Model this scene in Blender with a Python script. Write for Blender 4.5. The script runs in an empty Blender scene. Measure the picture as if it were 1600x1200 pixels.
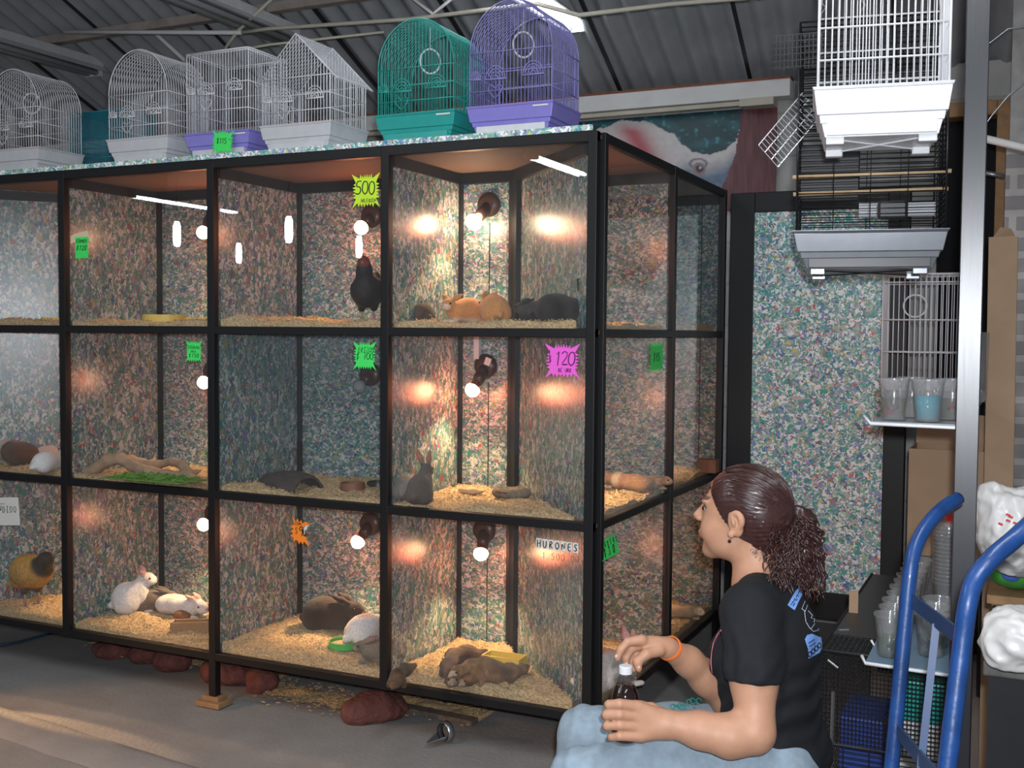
import bpy, math, random
import numpy as np
from mathutils import Vector, Matrix, noise

# ------------------------------------------------------------------ camera
CAM = np.array([1.2013, -3.1061, 1.3521]); YAW, PIT, ROL, FPX = -0.4410, -0.0460, 0.0081, 1724.4
FW = np.array([math.sin(YAW)*math.cos(PIT), math.cos(YAW)*math.cos(PIT), math.sin(PIT)])
_r0 = np.array([math.cos(YAW), -math.sin(YAW), 0.0]); _u0 = np.cross(_r0, FW)
RT = _r0*math.cos(ROL) + _u0*math.sin(ROL); UP = -_r0*math.sin(ROL) + _u0*math.cos(ROL)
sc = bpy.context.scene
C = sc.collection
cd = bpy.data.cameras.new('camera'); cam = bpy.data.objects.new('camera', cd); C.objects.link(cam)
cd.sensor_fit = 'HORIZONTAL'; cd.sensor_width = 36.0; cd.lens = FPX/1600*36.0; cd.clip_start = 0.05
m = Matrix((RT.tolist(), UP.tolist(), (-FW).tolist())).transposed().to_4x4()
m.translation = CAM.tolist(); cam.matrix_world = m
sc.camera = cam
sc.view_settings.view_transform = 'Standard'; sc.view_settings.look = 'None'
sc.view_settings.exposure = 0.0; sc.view_settings.gamma = 1.0; sc.view_settings.use_curve_mapping = False
sc.cycles.use_denoising = True
sc.cycles.max_bounces = 8; sc.cycles.diffuse_bounces = 3; sc.cycles.glossy_bounces = 3
sc.cycles.transmission_bounces = 6; sc.cycles.transparent_max_bounces = 24
sc.cycles.sample_clamp_indirect = 4.0; sc.cycles.caustics_reflective = False; sc.cycles.caustics_refractive = False
# ------------------------------------------------------------------ world and lights
w = bpy.data.worlds.new('world'); sc.world = w; w.use_nodes = True
w.node_tree.nodes['Background'].inputs[0].default_value = (0.62, 0.68, 0.78, 1)
w.node_tree.nodes['Background'].inputs[1].default_value = 0.27

def light(name, kind, loc, energy, color, aim=None, **kw):
    l = bpy.data.lights.new(name, kind); l.energy = energy; l.color = color
    for k, v in kw.items(): setattr(l, k, v)
    o = bpy.data.objects.new(name, l); C.objects.link(o); o.location = loc
    if aim is not None:
        o.rotation_euler = (Vector(aim)-Vector(loc)).to_track_quat('-Z', 'Y').to_euler()
    return o
# the camera's own flash, just above and beside the lens
light('camera_flash', 'SPOT', (CAM + UP*0.06 + RT*0.03).tolist(), 240, (0.90, 0.94, 1.0), (CAM+FW*3).tolist(),
      spot_size=math.radians(95), spot_blend=0.9, shadow_soft_size=0.02)
# rows of fluorescent ceiling lamps over the aisle
for lx, ly in ((-1.6, -2.4), (1.0, -2.0)):
    light('ceiling_lamp_light', 'AREA', (lx, ly, 2.9), 34, (0.92, 0.97, 1.0), (lx, ly, 0), shape='RECTANGLE', size=0.3, size_y=1.6)
# warm lamp of the next stall, low on the left
light('next_stall_lamp', 'SPOT', (-3.4, -1.6, 0.9), 120, (1.0, 0.45, 0.12), (-1.7, -0.80, 0), spot_size=math.radians(50), spot_blend=0.6, shadow_soft_size=0.05)

light('gap_light', 'SPOT', (-3.6, -0.30, 0.36), 420, (1.0, 0.60, 0.28), (-1.75, -0.41, 0), spot_size=math.radians(5.5), spot_blend=0.5, shadow_soft_size=0.01)
# ------------------------------------------------------------------ helpers
def P(px, py, d): return CAM + (FW + RT*(px-800)/FPX - UP*(py-600)/FPX)*d      # a spot at a depth
def on(px, py, ax, v):                                                          # a spot on a level or a wall
    r = FW + RT*(px-800)/FPX - UP*(py-600)/FPX; i = 'xyz'.index(ax)
    return CAM + r*(v-CAM[i])/r[i]
R = random.Random(7)

class MB:
    def __init__(s): s.v = []; s.f = []; s.mi = []; s.cur = 0
    def add(s, vs, fs):
        n = len(s.v); s.v += [tuple(float(c) for c in v) for v in vs]
        s.f += [tuple(i+n for i in f) for f in fs]; s.mi += [s.cur]*len(fs); return s
    def box(s, x0, x1, y0, y1, z0, z1, M=None):
        vs = [(x, y, z) for z in (z0, z1) for y in (y0, y1) for x in (x0, x1)]
        if M is not None: vs = [M @ Vector(v) for v in vs]
        return s.add(vs, [(0,2,3,1),(4,5,7,6),(0,1,5,4),(2,6,7,3),(0,4,6,2),(1,3,7,5)])
    def obox(s, c, ax, ay, az, hx, hy, hz):
        c = Vector(c); ax, ay, az = Vector(ax).normalized(), Vector(ay).normalized(), Vector(az).normalized()
        vs = [c+ax*(hx*i)+ay*(hy*j)+az*(hz*k) for k in (-1,1) for j in (-1,1) for i in (-1,1)]
        return s.add(vs, [(0,2,3,1),(4,5,7,6),(0,1,5,4),(2,6,7,3),(0,4,6,2),(1,3,7,5)])
    def bar(s, a, b, w, h, up=(0,0,1)):
        a, b = Vector(a), Vector(b); d = (b-a); L = d.length; d.normalize(); u = Vector(up)
        sd = d.cross(u)
        if sd.length < 1e-4: sd = d.cross(Vector((0,1,0)))
        sd.normalize(); u = sd.cross(d)
        return s.obox((a+b)/2, d, sd, u, L/2, w/2, h/2)
    def tube(s, pts, r, n=6, closed=False, cap=True):
        pts = [Vector([float(c) for c in p]) for p in pts]; N = len(pts)
        rs = r if isinstance(r, (list, tuple)) else [r]*N
        nrm = None; rings = []
        for i, p in enumerate(pts):
            if closed: t = pts[(i+1) % N]-pts[i-1]
            else: t = pts[min(i+1, N-1)]-pts[max(i-1, 0)]
            if t.length < 1e-9: t = Vector((0,0,1))
            t.normalize()
            if nrm is None:
                nrm = t.orthogonal().normalized()
            else:
                nrm = nrm - t*nrm.dot(t)
                nrm = nrm.normalized() if nrm.length > 1e-6 else t.orthogonal().normalized()
            b = t.cross(nrm)
            rings.append([p+(nrm*math.cos(2*math.pi*k/n)+b*math.sin(2*math.pi*k/n))*rs[i] for k in range(n)])
        vs = [v for rg in rings for v in rg]; fs = []
        for i in range(N if closed else N-1):
            j = (i+1) % N
            for k in range(n):
                k2 = (k+1) % n; fs.append((i*n+k, i*n+k2, j*n+k2, j*n+k))
        if not closed and cap:
            fs.append(tuple(range(n-1, -1, -1))); fs.append(tuple((N-1)*n+k for k in range(n)))
        return s.add(vs, fs)
    def lathe(s, prof, c=(0,0,0), axis=(0,0,1), n=24, cap=True):
        c = Vector(c); a = Vector(axis).normalized(); u = a.orthogonal().normalized(); b = a.cross(u)
        vs = [c+a*h+(u*math.cos(2*math.pi*k/n)+b*math.sin(2*math.pi*k/n))*r for r, h in prof for k in range(n)]
        fs = []
        for i in range(len(prof)-1):
            for k in range(n):
                k2 = (k+1) % n; fs.append((i*n+k, i*n+k2, (i+1)*n+k2, (i+1)*n+k))
        if cap: fs.append(tuple(range(n-1,-1,-1))); fs.append(tuple((len(prof)-1)*n+k for k in range(n)))
        return s.add(vs, fs)
    def prism(s, poly, o, u, v, th):
        o, u, v = Vector(o), Vector(u), Vector(v); nn = u.cross(v).normalized()*th; N = len(poly)
        vs = [o+u*p[0]+v*p[1] for p in poly]+[o+u*p[0]+v*p[1]+nn for p in poly]
        fs = [tuple(range(N-1,-1,-1)), tuple(range(N, 2*N))]+[(i, (i+1)%N, N+(i+1)%N, N+i) for i in range(N)]
        return s.add(vs, fs)
    def ball(s, c, rx, ry=None, rz=None, n=14, m_=9, M=None):
        ry = ry or rx; rz = rz or rx; c = Vector([float(q) for q in c]); vs = []; fs = []
        for i in range(m_+1):
            th = math.pi*i/m_
            for k in range(n):
                ph = 2*math.pi*k/n; v = Vector((rx*math.sin(th)*math.cos(ph), ry*math.sin(th)*math.sin(ph), rz*math.cos(th)))
                vs.append(c+(M @ v if M is not None else v))
        for i in range(m_):
            for k in range(n):
                k2 = (k+1)%n; fs.append((i*n+k, (i+1)*n+k, (i+1)*n+k2, i*n+k2))
        return s.add(vs, fs)
    def build(s, name, mat, parent=None, smooth=False, loc=None, off=None, bevel=0):
        me = bpy.data.meshes.new(name)
        vs = s.v
        if off is not None: vs = [(v[0]-off[0], v[1]-off[1], v[2]-off[2]) for v in vs]
        me.from_pydata(vs, [], s.f)
        for mm in (mat if isinstance(mat, (list, tuple)) else [mat]): me.materials.append(mm)
        if max(s.mi, default=0): me.polygons.foreach_set('material_index', s.mi)
        if smooth: me.polygons.foreach_set('use_smooth', [True]*len(me.polygons))
        me.update(); o = bpy.data.objects.new(name, me); C.objects.link(o)
        if parent is not None: o.parent = parent
        if loc is not None: o.location = [float(c) for c in loc]
        if bevel:
            b = o.modifiers.new('bevel', 'BEVEL'); b.width = bevel; b.segments = 2; b.limit_method = 'ANGLE'
        return o

def tag(o, label, cat, group=None, kind=None):
    if label: o['label'] = label
    if cat: o['category'] = cat
    if group: o['group'] = group
    if kind: o['kind'] = kind
    return o
def thing(name, label, cat, loc=(0,0,0), rotz=0.0, group=None):
    o = bpy.data.objects.new(name, None); C.objects.link(o); o.empty_display_size = 0.05
    o.location = [float(c) for c in loc]; o.rotation_euler = (0, 0, rotz)
    return tag(o, label, cat, group)
def struct(o): o['kind'] = 'structure'; return o
def dup(root, loc=None, rotz=None, label=None):
    r = root.copy(); C.objects.link(r)
    if loc is not None: r.location = [float(c) for c in loc]
    if rotz is not None: r.rotation_euler = (0, 0, rotz)
    if label: r['label'] = label
    for ch in list(root.children):
        c = ch.copy(); C.objects.link(c); c.parent = r
        for g in list(ch.children):
            d = g.copy(); C.objects.link(d); d.parent = c
    return r

# ------------------------------------------------------------------ materials
def nt(name):
    mt = bpy.data.materials.new(name); mt.use_nodes = True; t = mt.node_tree; t.nodes.clear()
    return mt, t, t.nodes, t.links
def N(ns, typ, **kw):
    n = ns.new(typ)
    for k, v in kw.items(): setattr(n, k, v)
    return n
def mat(name, col, rough=0.6, metal=0.0, var=0.06, scale=30.0, bump=0.0, bscale=None, spec=0.5, coat=0.0, alpha=1.0, trans=0.0, ior=1.45, stretch=(1,1,1), sheen=0.0):
    mt, t, ns, L = nt(name)
    out = N(ns, 'ShaderNodeOutputMaterial'); b = N(ns, 'ShaderNodeBsdfPrincipled'); L.new(b.outputs[0], out.inputs[0])
    tc = N(ns, 'ShaderNodeTexCoord'); mp = N(ns, 'ShaderNodeMapping'); mp.inputs['Scale'].default_value = stretch
    L.new(tc.outputs['Object'], mp.inputs[0])
    nz = N(ns, 'ShaderNodeTexNoise'); nz.inputs['Scale'].default_value = scale; nz.inputs['Detail'].default_value = 4
    L.new(mp.outputs[0], nz.inputs['Vector'])
    mr = N(ns, 'ShaderNodeMapRange'); mr.inputs['To Min'].default_value = 1-var*2; mr.inputs['To Max'].default_value = 1+var*2
    L.new(nz.outputs['Fac'], mr.inputs['Value'])
    mx = N(ns, 'ShaderNodeVectorMath', operation='SCALE'); mx.inputs[0].default_value = col[:3]
    L.new(mr.outputs[0], mx.inputs['Scale']); L.new(mx.outputs[0], b.inputs['Base Color'])
    b.inputs['Roughness'].default_value = rough; b.inputs['Metallic'].default_value = metal
    b.inputs['Specular IOR Level'].default_value = spec; b.inputs['Coat Weight'].default_value = coat
    b.inputs['Alpha'].default_value = alpha; b.inputs['Transmission Weight'].default_value = trans; b.inputs['IOR'].default_value = ior
    b.inputs['Sheen Weight'].default_value = sheen
    if bump:
        n2 = N(ns, 'ShaderNodeTexNoise'); n2.inputs['Scale'].default_value = bscale or scale*3; n2.inputs['Detail'].default_value = 5
        L.new(mp.outputs[0], n2.inputs['Vector'])
        bp = N(ns, 'ShaderNodeBump'); bp.inputs['Strength'].default_value = bump; bp.inputs['Distance'].default_value = 0.01
        L.new(n2.outputs['Fac'], bp.inputs['Height']); L.new(bp.outputs[0], b.inputs['Normal'])
    return mt
def emis(name, col, st):
    mt, t, ns, L = nt(name); out = N(ns, 'ShaderNodeOutputMaterial'); e = N(ns, 'ShaderNodeEmission')
    e.inputs[0].default_value = (*col, 1); e.inputs[1].default_value = st; L.new(e.outputs[0], out.inputs[0]); return mt
def confetti(name, sc3, dark=1.0):
    mt, t, ns, L = nt(name)
    out = N(ns, 'ShaderNodeOutputMaterial'); b = N(ns, 'ShaderNodeBsdfPrincipled'); L.new(b.outputs[0], out.inputs[0])
    tc = N(ns, 'ShaderNodeTexCoord')
    nz = N(ns, 'ShaderNodeTexNoise'); nz.inputs['Scale'].default_value = 45; nz.inputs['Detail'].default_value = 2
    L.new(tc.outputs['Object'], nz.inputs['Vector'])
    ad = N(ns, 'ShaderNodeMixRGB', blend_type='LINEAR_LIGHT'); ad.inputs[0].default_value = 0.018
    L.new(tc.outputs['Object'], ad.inputs[1]); L.new(nz.outputs['Color'], ad.inputs[2])
    mp = N(ns, 'ShaderNodeMapping'); mp.inputs['Scale'].default_value = sc3; L.new(ad.outputs[0], mp.inputs[0])
    def layer(s, ran, ramp):
        vo = N(ns, 'ShaderNodeTexVoronoi'); vo.inputs['Scale'].default_value = s; vo.inputs['Randomness'].default_value = ran
        L.new(mp.outputs[0], vo.inputs['Vector'])
        sp = N(ns, 'ShaderNodeSeparateColor'); L.new(vo.outputs['Color'], sp.inputs[0])
        cr = N(ns, 'ShaderNodeValToRGB'); cr.color_ramp.interpolation = 'CONSTANT'
        el = cr.color_ramp.elements
        for i, (p_, c_) in enumerate(ramp):
            e = el[i] if i < 2 else el.new(p_)
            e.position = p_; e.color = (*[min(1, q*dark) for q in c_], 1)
        L.new(sp.outputs[0], cr.inputs[0]); return cr, sp
    base = [(0.0,(.33,.43,.38)),(.15,(.06,.27,.25)),(.29,(.66,.66,.62)),(.39,(.15,.30,.25)),(.50,(.24,.23,.42)),(.57,(.76,.75,.72)),
            (.68,(.12,.27,.27)),(.76,(.42,.36,.34)),(.82,(.07,.14,.30)),(.87,(.30,.40,.26)),(.91,(.12,.12,.13)),(.94,(.45,.12,.12)),(.965,(.55,.42,.10)),(.98,(.60,.60,.62))]
    c1, s1 = layer(1.0, 1.0, base)
    c2, s2 = layer(2.1, 1.0, base[::1])
    gt = N(ns, 'ShaderNodeMath', operation='GREATER_THAN'); gt.inputs[1].default_value = 0.5
    L.new(s2.outputs[1], gt.inputs[0])
    mx = N(ns, 'ShaderNodeMixRGB'); L.new(gt.outputs[0], mx.inputs[0]); L.new(c1.outputs[0], mx.inputs[1]); L.new(c2.outputs[0], mx.inputs[2])
    L.new(mx.outputs[0], b.inputs['Base Color']); b.inputs['Roughness'].default_value = 0.27
    bp = N(ns, 'ShaderNodeBump'); bp.inputs['Strength'].default_value = 0.25; bp.inputs['Distance'].default_value = 0.002
    L.new(s1.outputs[2], bp.inputs['Height']); L.new(bp.outputs[0], b.inputs['Normal'])
    return mt
def glassy(name, tint=(1,1,1), base=0.035, top=0.55, dust=0.010, rough=0.0, dcol=(.8,.75,.68)):
    mt, t, ns, L = nt(name); out = N(ns, 'ShaderNodeOutputMaterial')
    tr = N(ns, 'ShaderNodeBsdfTransparent'); tr.inputs[0].default_value = (*tint, 1)
    gl = N(ns, 'ShaderNodeBsdfGlossy'); gl.inputs['Roughness'].default_value = rough
    lw = N(ns, 'ShaderNodeLayerWeight'); lw.inputs[0].default_value = 0.5
    pw = N(ns, 'ShaderNodeMath', operation='POWER'); pw.inputs[1].default_value = 4.0; L.new(lw.outputs['Facing'], pw.inputs[0])
    ma = N(ns, 'ShaderNodeMath', operation='MULTIPLY_ADD'); ma.inputs[1].default_value = top; ma.inputs[2].default_value = base; L.new(pw.outputs[0], ma.inputs[0])
    mx = N(ns, 'ShaderNodeMixShader'); L.new(ma.outputs[0], mx.inputs[0]); L.new(tr.outputs[0], mx.inputs[1]); L.new(gl.outputs[0], mx.inputs[2])
    if dust:
        df = N(ns, 'ShaderNodeBsdfDiffuse'); df.inputs[0].default_value = (*dcol, 1)
        m2 = N(ns, 'ShaderNodeMixShader')
        nz = N(ns, 'ShaderNodeTexNoise'); nz.inputs['Scale'].default_value = 3.0
        tc = N(ns, 'ShaderNodeTexCoord'); L.new(tc.outputs['Object'], nz.inputs['Vector'])
        mr = N(ns, 'ShaderNodeMapRange'); mr.inputs['From Min'].default_value = .3; mr.inputs['From Max'].default_value = .7
        mr.inputs['To Min'].default_value = dust*.4; mr.inputs['To Max'].default_value = dust*1.6; L.new(nz.outputs['Fac'], mr.inputs['Value'])
        L.new(mr.outputs[0], m2.inputs[0]); L.new(mx.outputs[0], m2.inputs[1]); L.new(df.outputs[0], m2.inputs[2]); mx = m2
    L.new(mx.outputs[0], out.inputs[0]); return mt
def vcol_mat(name, rough=0.6, bump=0.0, bscale=200, sss=0.0, spec=0.4, sheen=0.0, stretch=(1,1,1), var=0.12, vscale=None, coat=0):
    mt, t, ns, L = nt(name); out = N(ns, 'ShaderNodeOutputMaterial'); b = N(ns, 'ShaderNodeBsdfPrincipled'); L.new(b.outputs[0], out.inputs[0])
    at = N(ns, 'ShaderNodeAttribute'); at.attribute_name = 'Col'
    tc = N(ns, 'ShaderNodeTexCoord'); mp = N(ns, 'ShaderNodeMapping'); mp.inputs['Scale'].default_value = stretch; L.new(tc.outputs['Object'], mp.inputs[0])
    nz = N(ns, 'ShaderNodeTexNoise'); nz.inputs['Scale'].default_value = vscale or bscale*.6; nz.inputs['Detail'].default_value = 4; L.new(mp.outputs[0], nz.inputs['Vector'])
    mr = N(ns, 'ShaderNodeMapRange'); mr.inputs['To Min'].default_value = 1-var*2; mr.inputs['To Max'].default_value = 1+var*2; L.new(nz.outputs['Fac'], mr.inputs['Value'])
    mx = N(ns, 'ShaderNodeVectorMath', operation='SCALE'); L.new(at.outputs['Color'], mx.inputs[0]); L.new(mr.outputs[0], mx.inputs['Scale'])
    L.new(mx.outputs[0], b.inputs['Base Color'])
    b.inputs['Roughness'].default_value = rough; b.inputs['Specular IOR Level'].default_value = spec
    b.inputs['Subsurface Weight'].default_value = sss; b.inputs['Subsurface Radius'].default_value = (.01,.004,.002); b.inputs['Sheen Weight'].default_value = sheen
    b.inputs['Coat Weight'].default_value = coat
    if bump:
        n2 = N(ns, 'ShaderNodeTexNoise'); n2.inputs['Scale'].default_value = bscale; n2.inputs['Detail'].default_value = 4; L.new(mp.outputs[0], n2.inputs['Vector'])
        bp = N(ns, 'ShaderNodeBump'); bp.inputs['Strength'].default_value = bump; bp.inputs['Distance'].default_value = 0.004
        L.new(n2.outputs['Fac'], bp.inputs['Height']); L.new(bp.outputs[0], b.inputs['Normal'])
    return mt
M = {}
M['black'] = mat('black_painted_steel', (.004,.004,.005), .5, var=.1, scale=8)
M['blackwire'] = mat('black_wire', (.012,.012,.013), .32)
M['blackplastic'] = mat('black_plastic', (.02,.02,.022), .35)
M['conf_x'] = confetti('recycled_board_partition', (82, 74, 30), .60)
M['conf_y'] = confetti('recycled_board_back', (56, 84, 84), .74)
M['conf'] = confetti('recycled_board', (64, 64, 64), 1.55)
M['ply'] = mat('brown_plywood', (.17,.115,.08), .7, var=.2, scale=60, stretch=(1,6,1), bump=.2)
M['glass'] = glassy('cabinet_glass')
M['shav'] = mat('wood_shavings', (.58,.41,.22), .9, var=.38, scale=120, bump=1.0, bscale=150)
M['roof'] = mat('corrugated_grey_sheet', (.37,.375,.385), .75, var=.15, scale=6)
M['floor'] = mat('worn_concrete', (.25,.238,.228), .85, var=.12, scale=5, bump=.25, bscale=60)
M['whitepaint'] = mat('white_paint', (.74,.72,.69), .6, var=.06, scale=10)
M['cream'] = mat('cream_paint', (.55,.50,.40), .6, var=.1, scale=10)
M['rust'] = mat('rusty_primer', (.25,.09,.05), .8, var=.2, scale=30)
M['lampwhite'] = mat('enamel_white', (.6,.6,.6), .4)
M['white'] = mat('white_plastic', (.66,.66,.68), .35)
M['whitewire'] = mat('white_coated_wire', (.72,.72,.74), .35)
M['teal'] = mat('teal_plastic', (.02,.34,.30), .35)
M['purple'] = mat('purple_plastic', (.25,.22,.62), .35)
M['purplewire'] = mat('purple_coated_wire', (.27,.25,.55), .35)
M['tealwire'] = mat('teal_coated_wire', (.03,.36,.30), .35)
M['blueteal'] = mat('blue_teal_mesh', (.03,.25,.33), .5)
M['wood'] = mat('pale_wood', (.60,.42,.24), .6, var=.12, scale=40, stretch=(1,1,.2))
M['brownwood'] = mat('brown_wood', (.30,.17,.08), .7, var=.2, scale=30)
M['card'] = mat('cardboard', (.36,.24,.15), .8, var=.06, scale=15)
M['rock'] = mat('red_volcanic_rock', (.15,.052,.042), .9, var=.3, scale=25, bump=1.0, bscale=60)
M['brownclay'] = mat('brown_clay', (.20,.08,.04), .6, var=.2)
M['bluepaint'] = mat('worn_blue_paint', (.007,.042,.16), .40, var=.35, scale=22, bump=.1, coat=.2)
M['steel'] = mat('grey_steel', (.35,.35,.37), .35, metal=.8)
M['chrome'] = mat('bright_wire', (.75,.77,.8), .25, metal=.6)
M['clearplastic'] = glassy('clear_plastic', (.93,.93,.93), .08, .6, .10, .08, (.85,.85,.85))
M['water'] = glassy('clear_water', (.85,.88,.80), .04, .4, 0.02)
M['bluewater'] = mat('blue_tinted_water', (.06,.45,.58), .15, alpha=.82, var=.02)
M['yellowdish'] = mat('yellow_plastic', (.70,.50,.10), .4)
M['greendish'] = mat('green_plastic', (.05,.38,.07), .35)
M['redfish'] = mat('red_fish', (.30,.01,.03), .4, var=.3, scale=120)
M['violetfish'] = mat('violet_fish', (.10,.03,.22), .3, var=.4, scale=120)
M['ink'] = mat('marker_ink', (.012,.012,.015), .5)
M['purpleink'] = mat('purple_ink', (.12,.01,.12), .5)
M['greenink'] = mat('dark_green_ink', (.01,.09,.02), .5)
M['lime'] = mat('lime_card', (.62,.90,.04), .6, var=.01)
M['green'] = mat('green_card', (.06,.80,.14), .6, var=.01)
M['pink'] = mat('pink_card', (.90,.13,.68), .6, var=.01)
M['orange'] = mat('orange_card', (.95,.25,.02), .6, var=.01)
M['paper'] = mat('white_paper', (.72,.71,.66), .7, var=.02)
# ------------------------------------------------------------------ signed-distance modelling of bodies
def _arr(p): return np.array([float(c) for c in p], dtype=np.float64)
class SDF:
    def __init__(s): s.ops = []
    def cone(s, a, b, ra, rb, k=.02, sub=False): s.ops.append(('c', _arr(a), _arr(b), ra, rb, k, sub)); return s
    def chain(s, pts, rs, k=.02):
        for i in range(len(pts)-1): s.cone(pts[i], pts[i+1], rs[i], rs[i+1], k)
        return s
    def ell(s, c, r, k=.02, rot=None, sub=False):
        s.ops.append(('e', _arr(c), _arr(r), np.eye(3) if rot is None else np.array(rot), 0, k, sub)); return s
    def cut(s, p, n, k=.004):      # keeps the side n points away from
        s.ops.append(('p', _arr(p), _arr(n)/np.linalg.norm(_arr(n)), 0, 0, k, True)); return s
    def cutbox(s, p, n, lo, hi): s.ops.append(('pb', _arr(p), _arr(n)/np.linalg.norm(_arr(n)), _arr(lo), _arr(hi), 0, True)); return s
    def mesh(s, name, res, material, parent=None, off=(0,0,0), paint=None, base=(.5,.5,.5), disp=None, smooth=True, rot=None, lap=1):
        off = _arr(off); lo = np.full(3, 1e9); hi = -lo.copy(); boxes = []
        for o in s.ops:
            if o[0] == 'c':
                l = np.minimum(o[1]-o[3], o[2]-o[4]); h = np.maximum(o[1]+o[3], o[2]+o[4])
            elif o[0] == 'e': l = o[1]-o[2].max(); h = o[1]+o[2].max()
            else: l = np.full(3, -1e9); h = np.full(3, 1e9)
            boxes.append((l, h))
            if not o[6]: lo = np.minimum(lo, l); hi = np.maximum(hi, h)
        lo = lo-3*res-.012; hi = hi+3*res+.012
        n = np.ceil((hi-lo)/res).astype(int)+1
        ax = [lo[i]+np.arange(n[i])*res for i in range(3)]
        F = np.full(tuple(n), .5, dtype=np.float32)
        for o, (l, h) in zip(s.ops, boxes):
            k = o[5]; mg = k*1.5+4*res
            i0 = [max(0, int((l[i]-mg-lo[i])/res)) if l[i] > -1e8 else 0 for i in range(3)]
            i1 = [min(n[i], int((h[i]+mg-lo[i])/res)+2) if h[i] < 1e8 else n[i] for i in range(3)]
            if any(i1[i] <= i0[i] for i in range(3)): continue
            X, Y, Z = np.meshgrid(*[ax[i][i0[i]:i1[i]] for i in range(3)], indexing='ij', sparse=True)
            if o[0] == 'c':
                a, b, ra, rb = o[1:5]; ba = b-a; L2 = max(ba@ba, 1e-12)
                px, py, pz = X-a[0], Y-a[1], Z-a[2]
                t = np.clip((px*ba[0]+py*ba[1]+pz*ba[2])/L2, 0, 1)
                d = np.sqrt((px-t*ba[0])**2+(py-t*ba[1])**2+(pz-t*ba[2])**2)-(ra+(rb-ra)*t)
            elif o[0] == 'e':
                q = o[3]; c = o[1]; r = o[2]
                px, py, pz = X-c[0], Y-c[1], Z-c[2]
                u = [px*q[0][i]+py*q[1][i]+pz*q[2][i] for i in range(3)]     # columns of q are the ellipsoid's axes
                k0 = np.sqrt((u[0]/r[0])**2+(u[1]/r[1])**2+(u[2]/r[2])**2)
                k1 = np.sqrt((u[0]/r[0]**2)**2+(u[1]/r[1]**2)**2+(u[2]/r[2]**2)**2)+1e-9
                d = k0*(k0-1)/k1
            else:
                d = -((X-o[1][0])*o[2][0]+(Y-o[1][1])*o[2][1]+(Z-o[1][2])*o[2][2])
                if o[0] == 'pb':
                    inb = (X > o[3][0])&(X < o[4][0])&(Y > o[3][1])&(Y < o[4][1])&(Z > o[3][2])&(Z < o[4][2])
                    d = np.where(inb, d, .5)
            S = F[i0[0]:i1[0], i0[1]:i1[1], i0[2]:i1[2]]
            k = max(k, 1e-4)
            if o[6]:
                hh = np.maximum(k-np.abs(-d-S), 0)/k; F[i0[0]:i1[0], i0[1]:i1[1], i0[2]:i1[2]] = np.maximum(S, -d)+hh*hh*k*.25
            else:
                hh = np.maximum(k-np.abs(d-S), 0)/k; F[i0[0]:i1[0], i0[1]:i1[1], i0[2]:i1[2]] = np.minimum(S, d)-hh*hh*k*.25
        V, Q = surface_net(F, lo, res)
        if disp is not None:
            nv = normals(V, Q); V = V+nv*disp(V)[:, None]
        me = bpy.data.meshes.new(name)
        W = V-off
        me.vertices.add(len(W)); me.vertices.foreach_set('co', W.astype(np.float32).ravel())
        me.loops.add(len(Q)*4); me.loops.foreach_set('vertex_index', Q.astype(np.int32).ravel())
        me.polygons.add(len(Q)); me.polygons.foreach_set('loop_start', np.arange(0, len(Q)*4, 4, dtype=np.int32))
        me.update(calc_edges=True); me.validate()
        me.polygons.foreach_set('use_smooth', [smooth]*len(me.polygons))
        at = me.color_attributes.new('Col', 'FLOAT_COLOR', 'POINT')
        col = np.ones((len(V), 4)); col[:, :3] = base
        if paint is not None: paint(V, col)
        at.data.foreach_set('color', col.astype(np.float32).ravel())
        me.materials.append(material)
        o = bpy.data.objects.new(name, me); C.objects.link(o)
        if parent is not None: o.parent = parent
        if lap:
            sm = o.modifiers.new('smooth', 'SMOOTH'); sm.iterations = lap; sm.factor = .5
        return o
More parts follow.
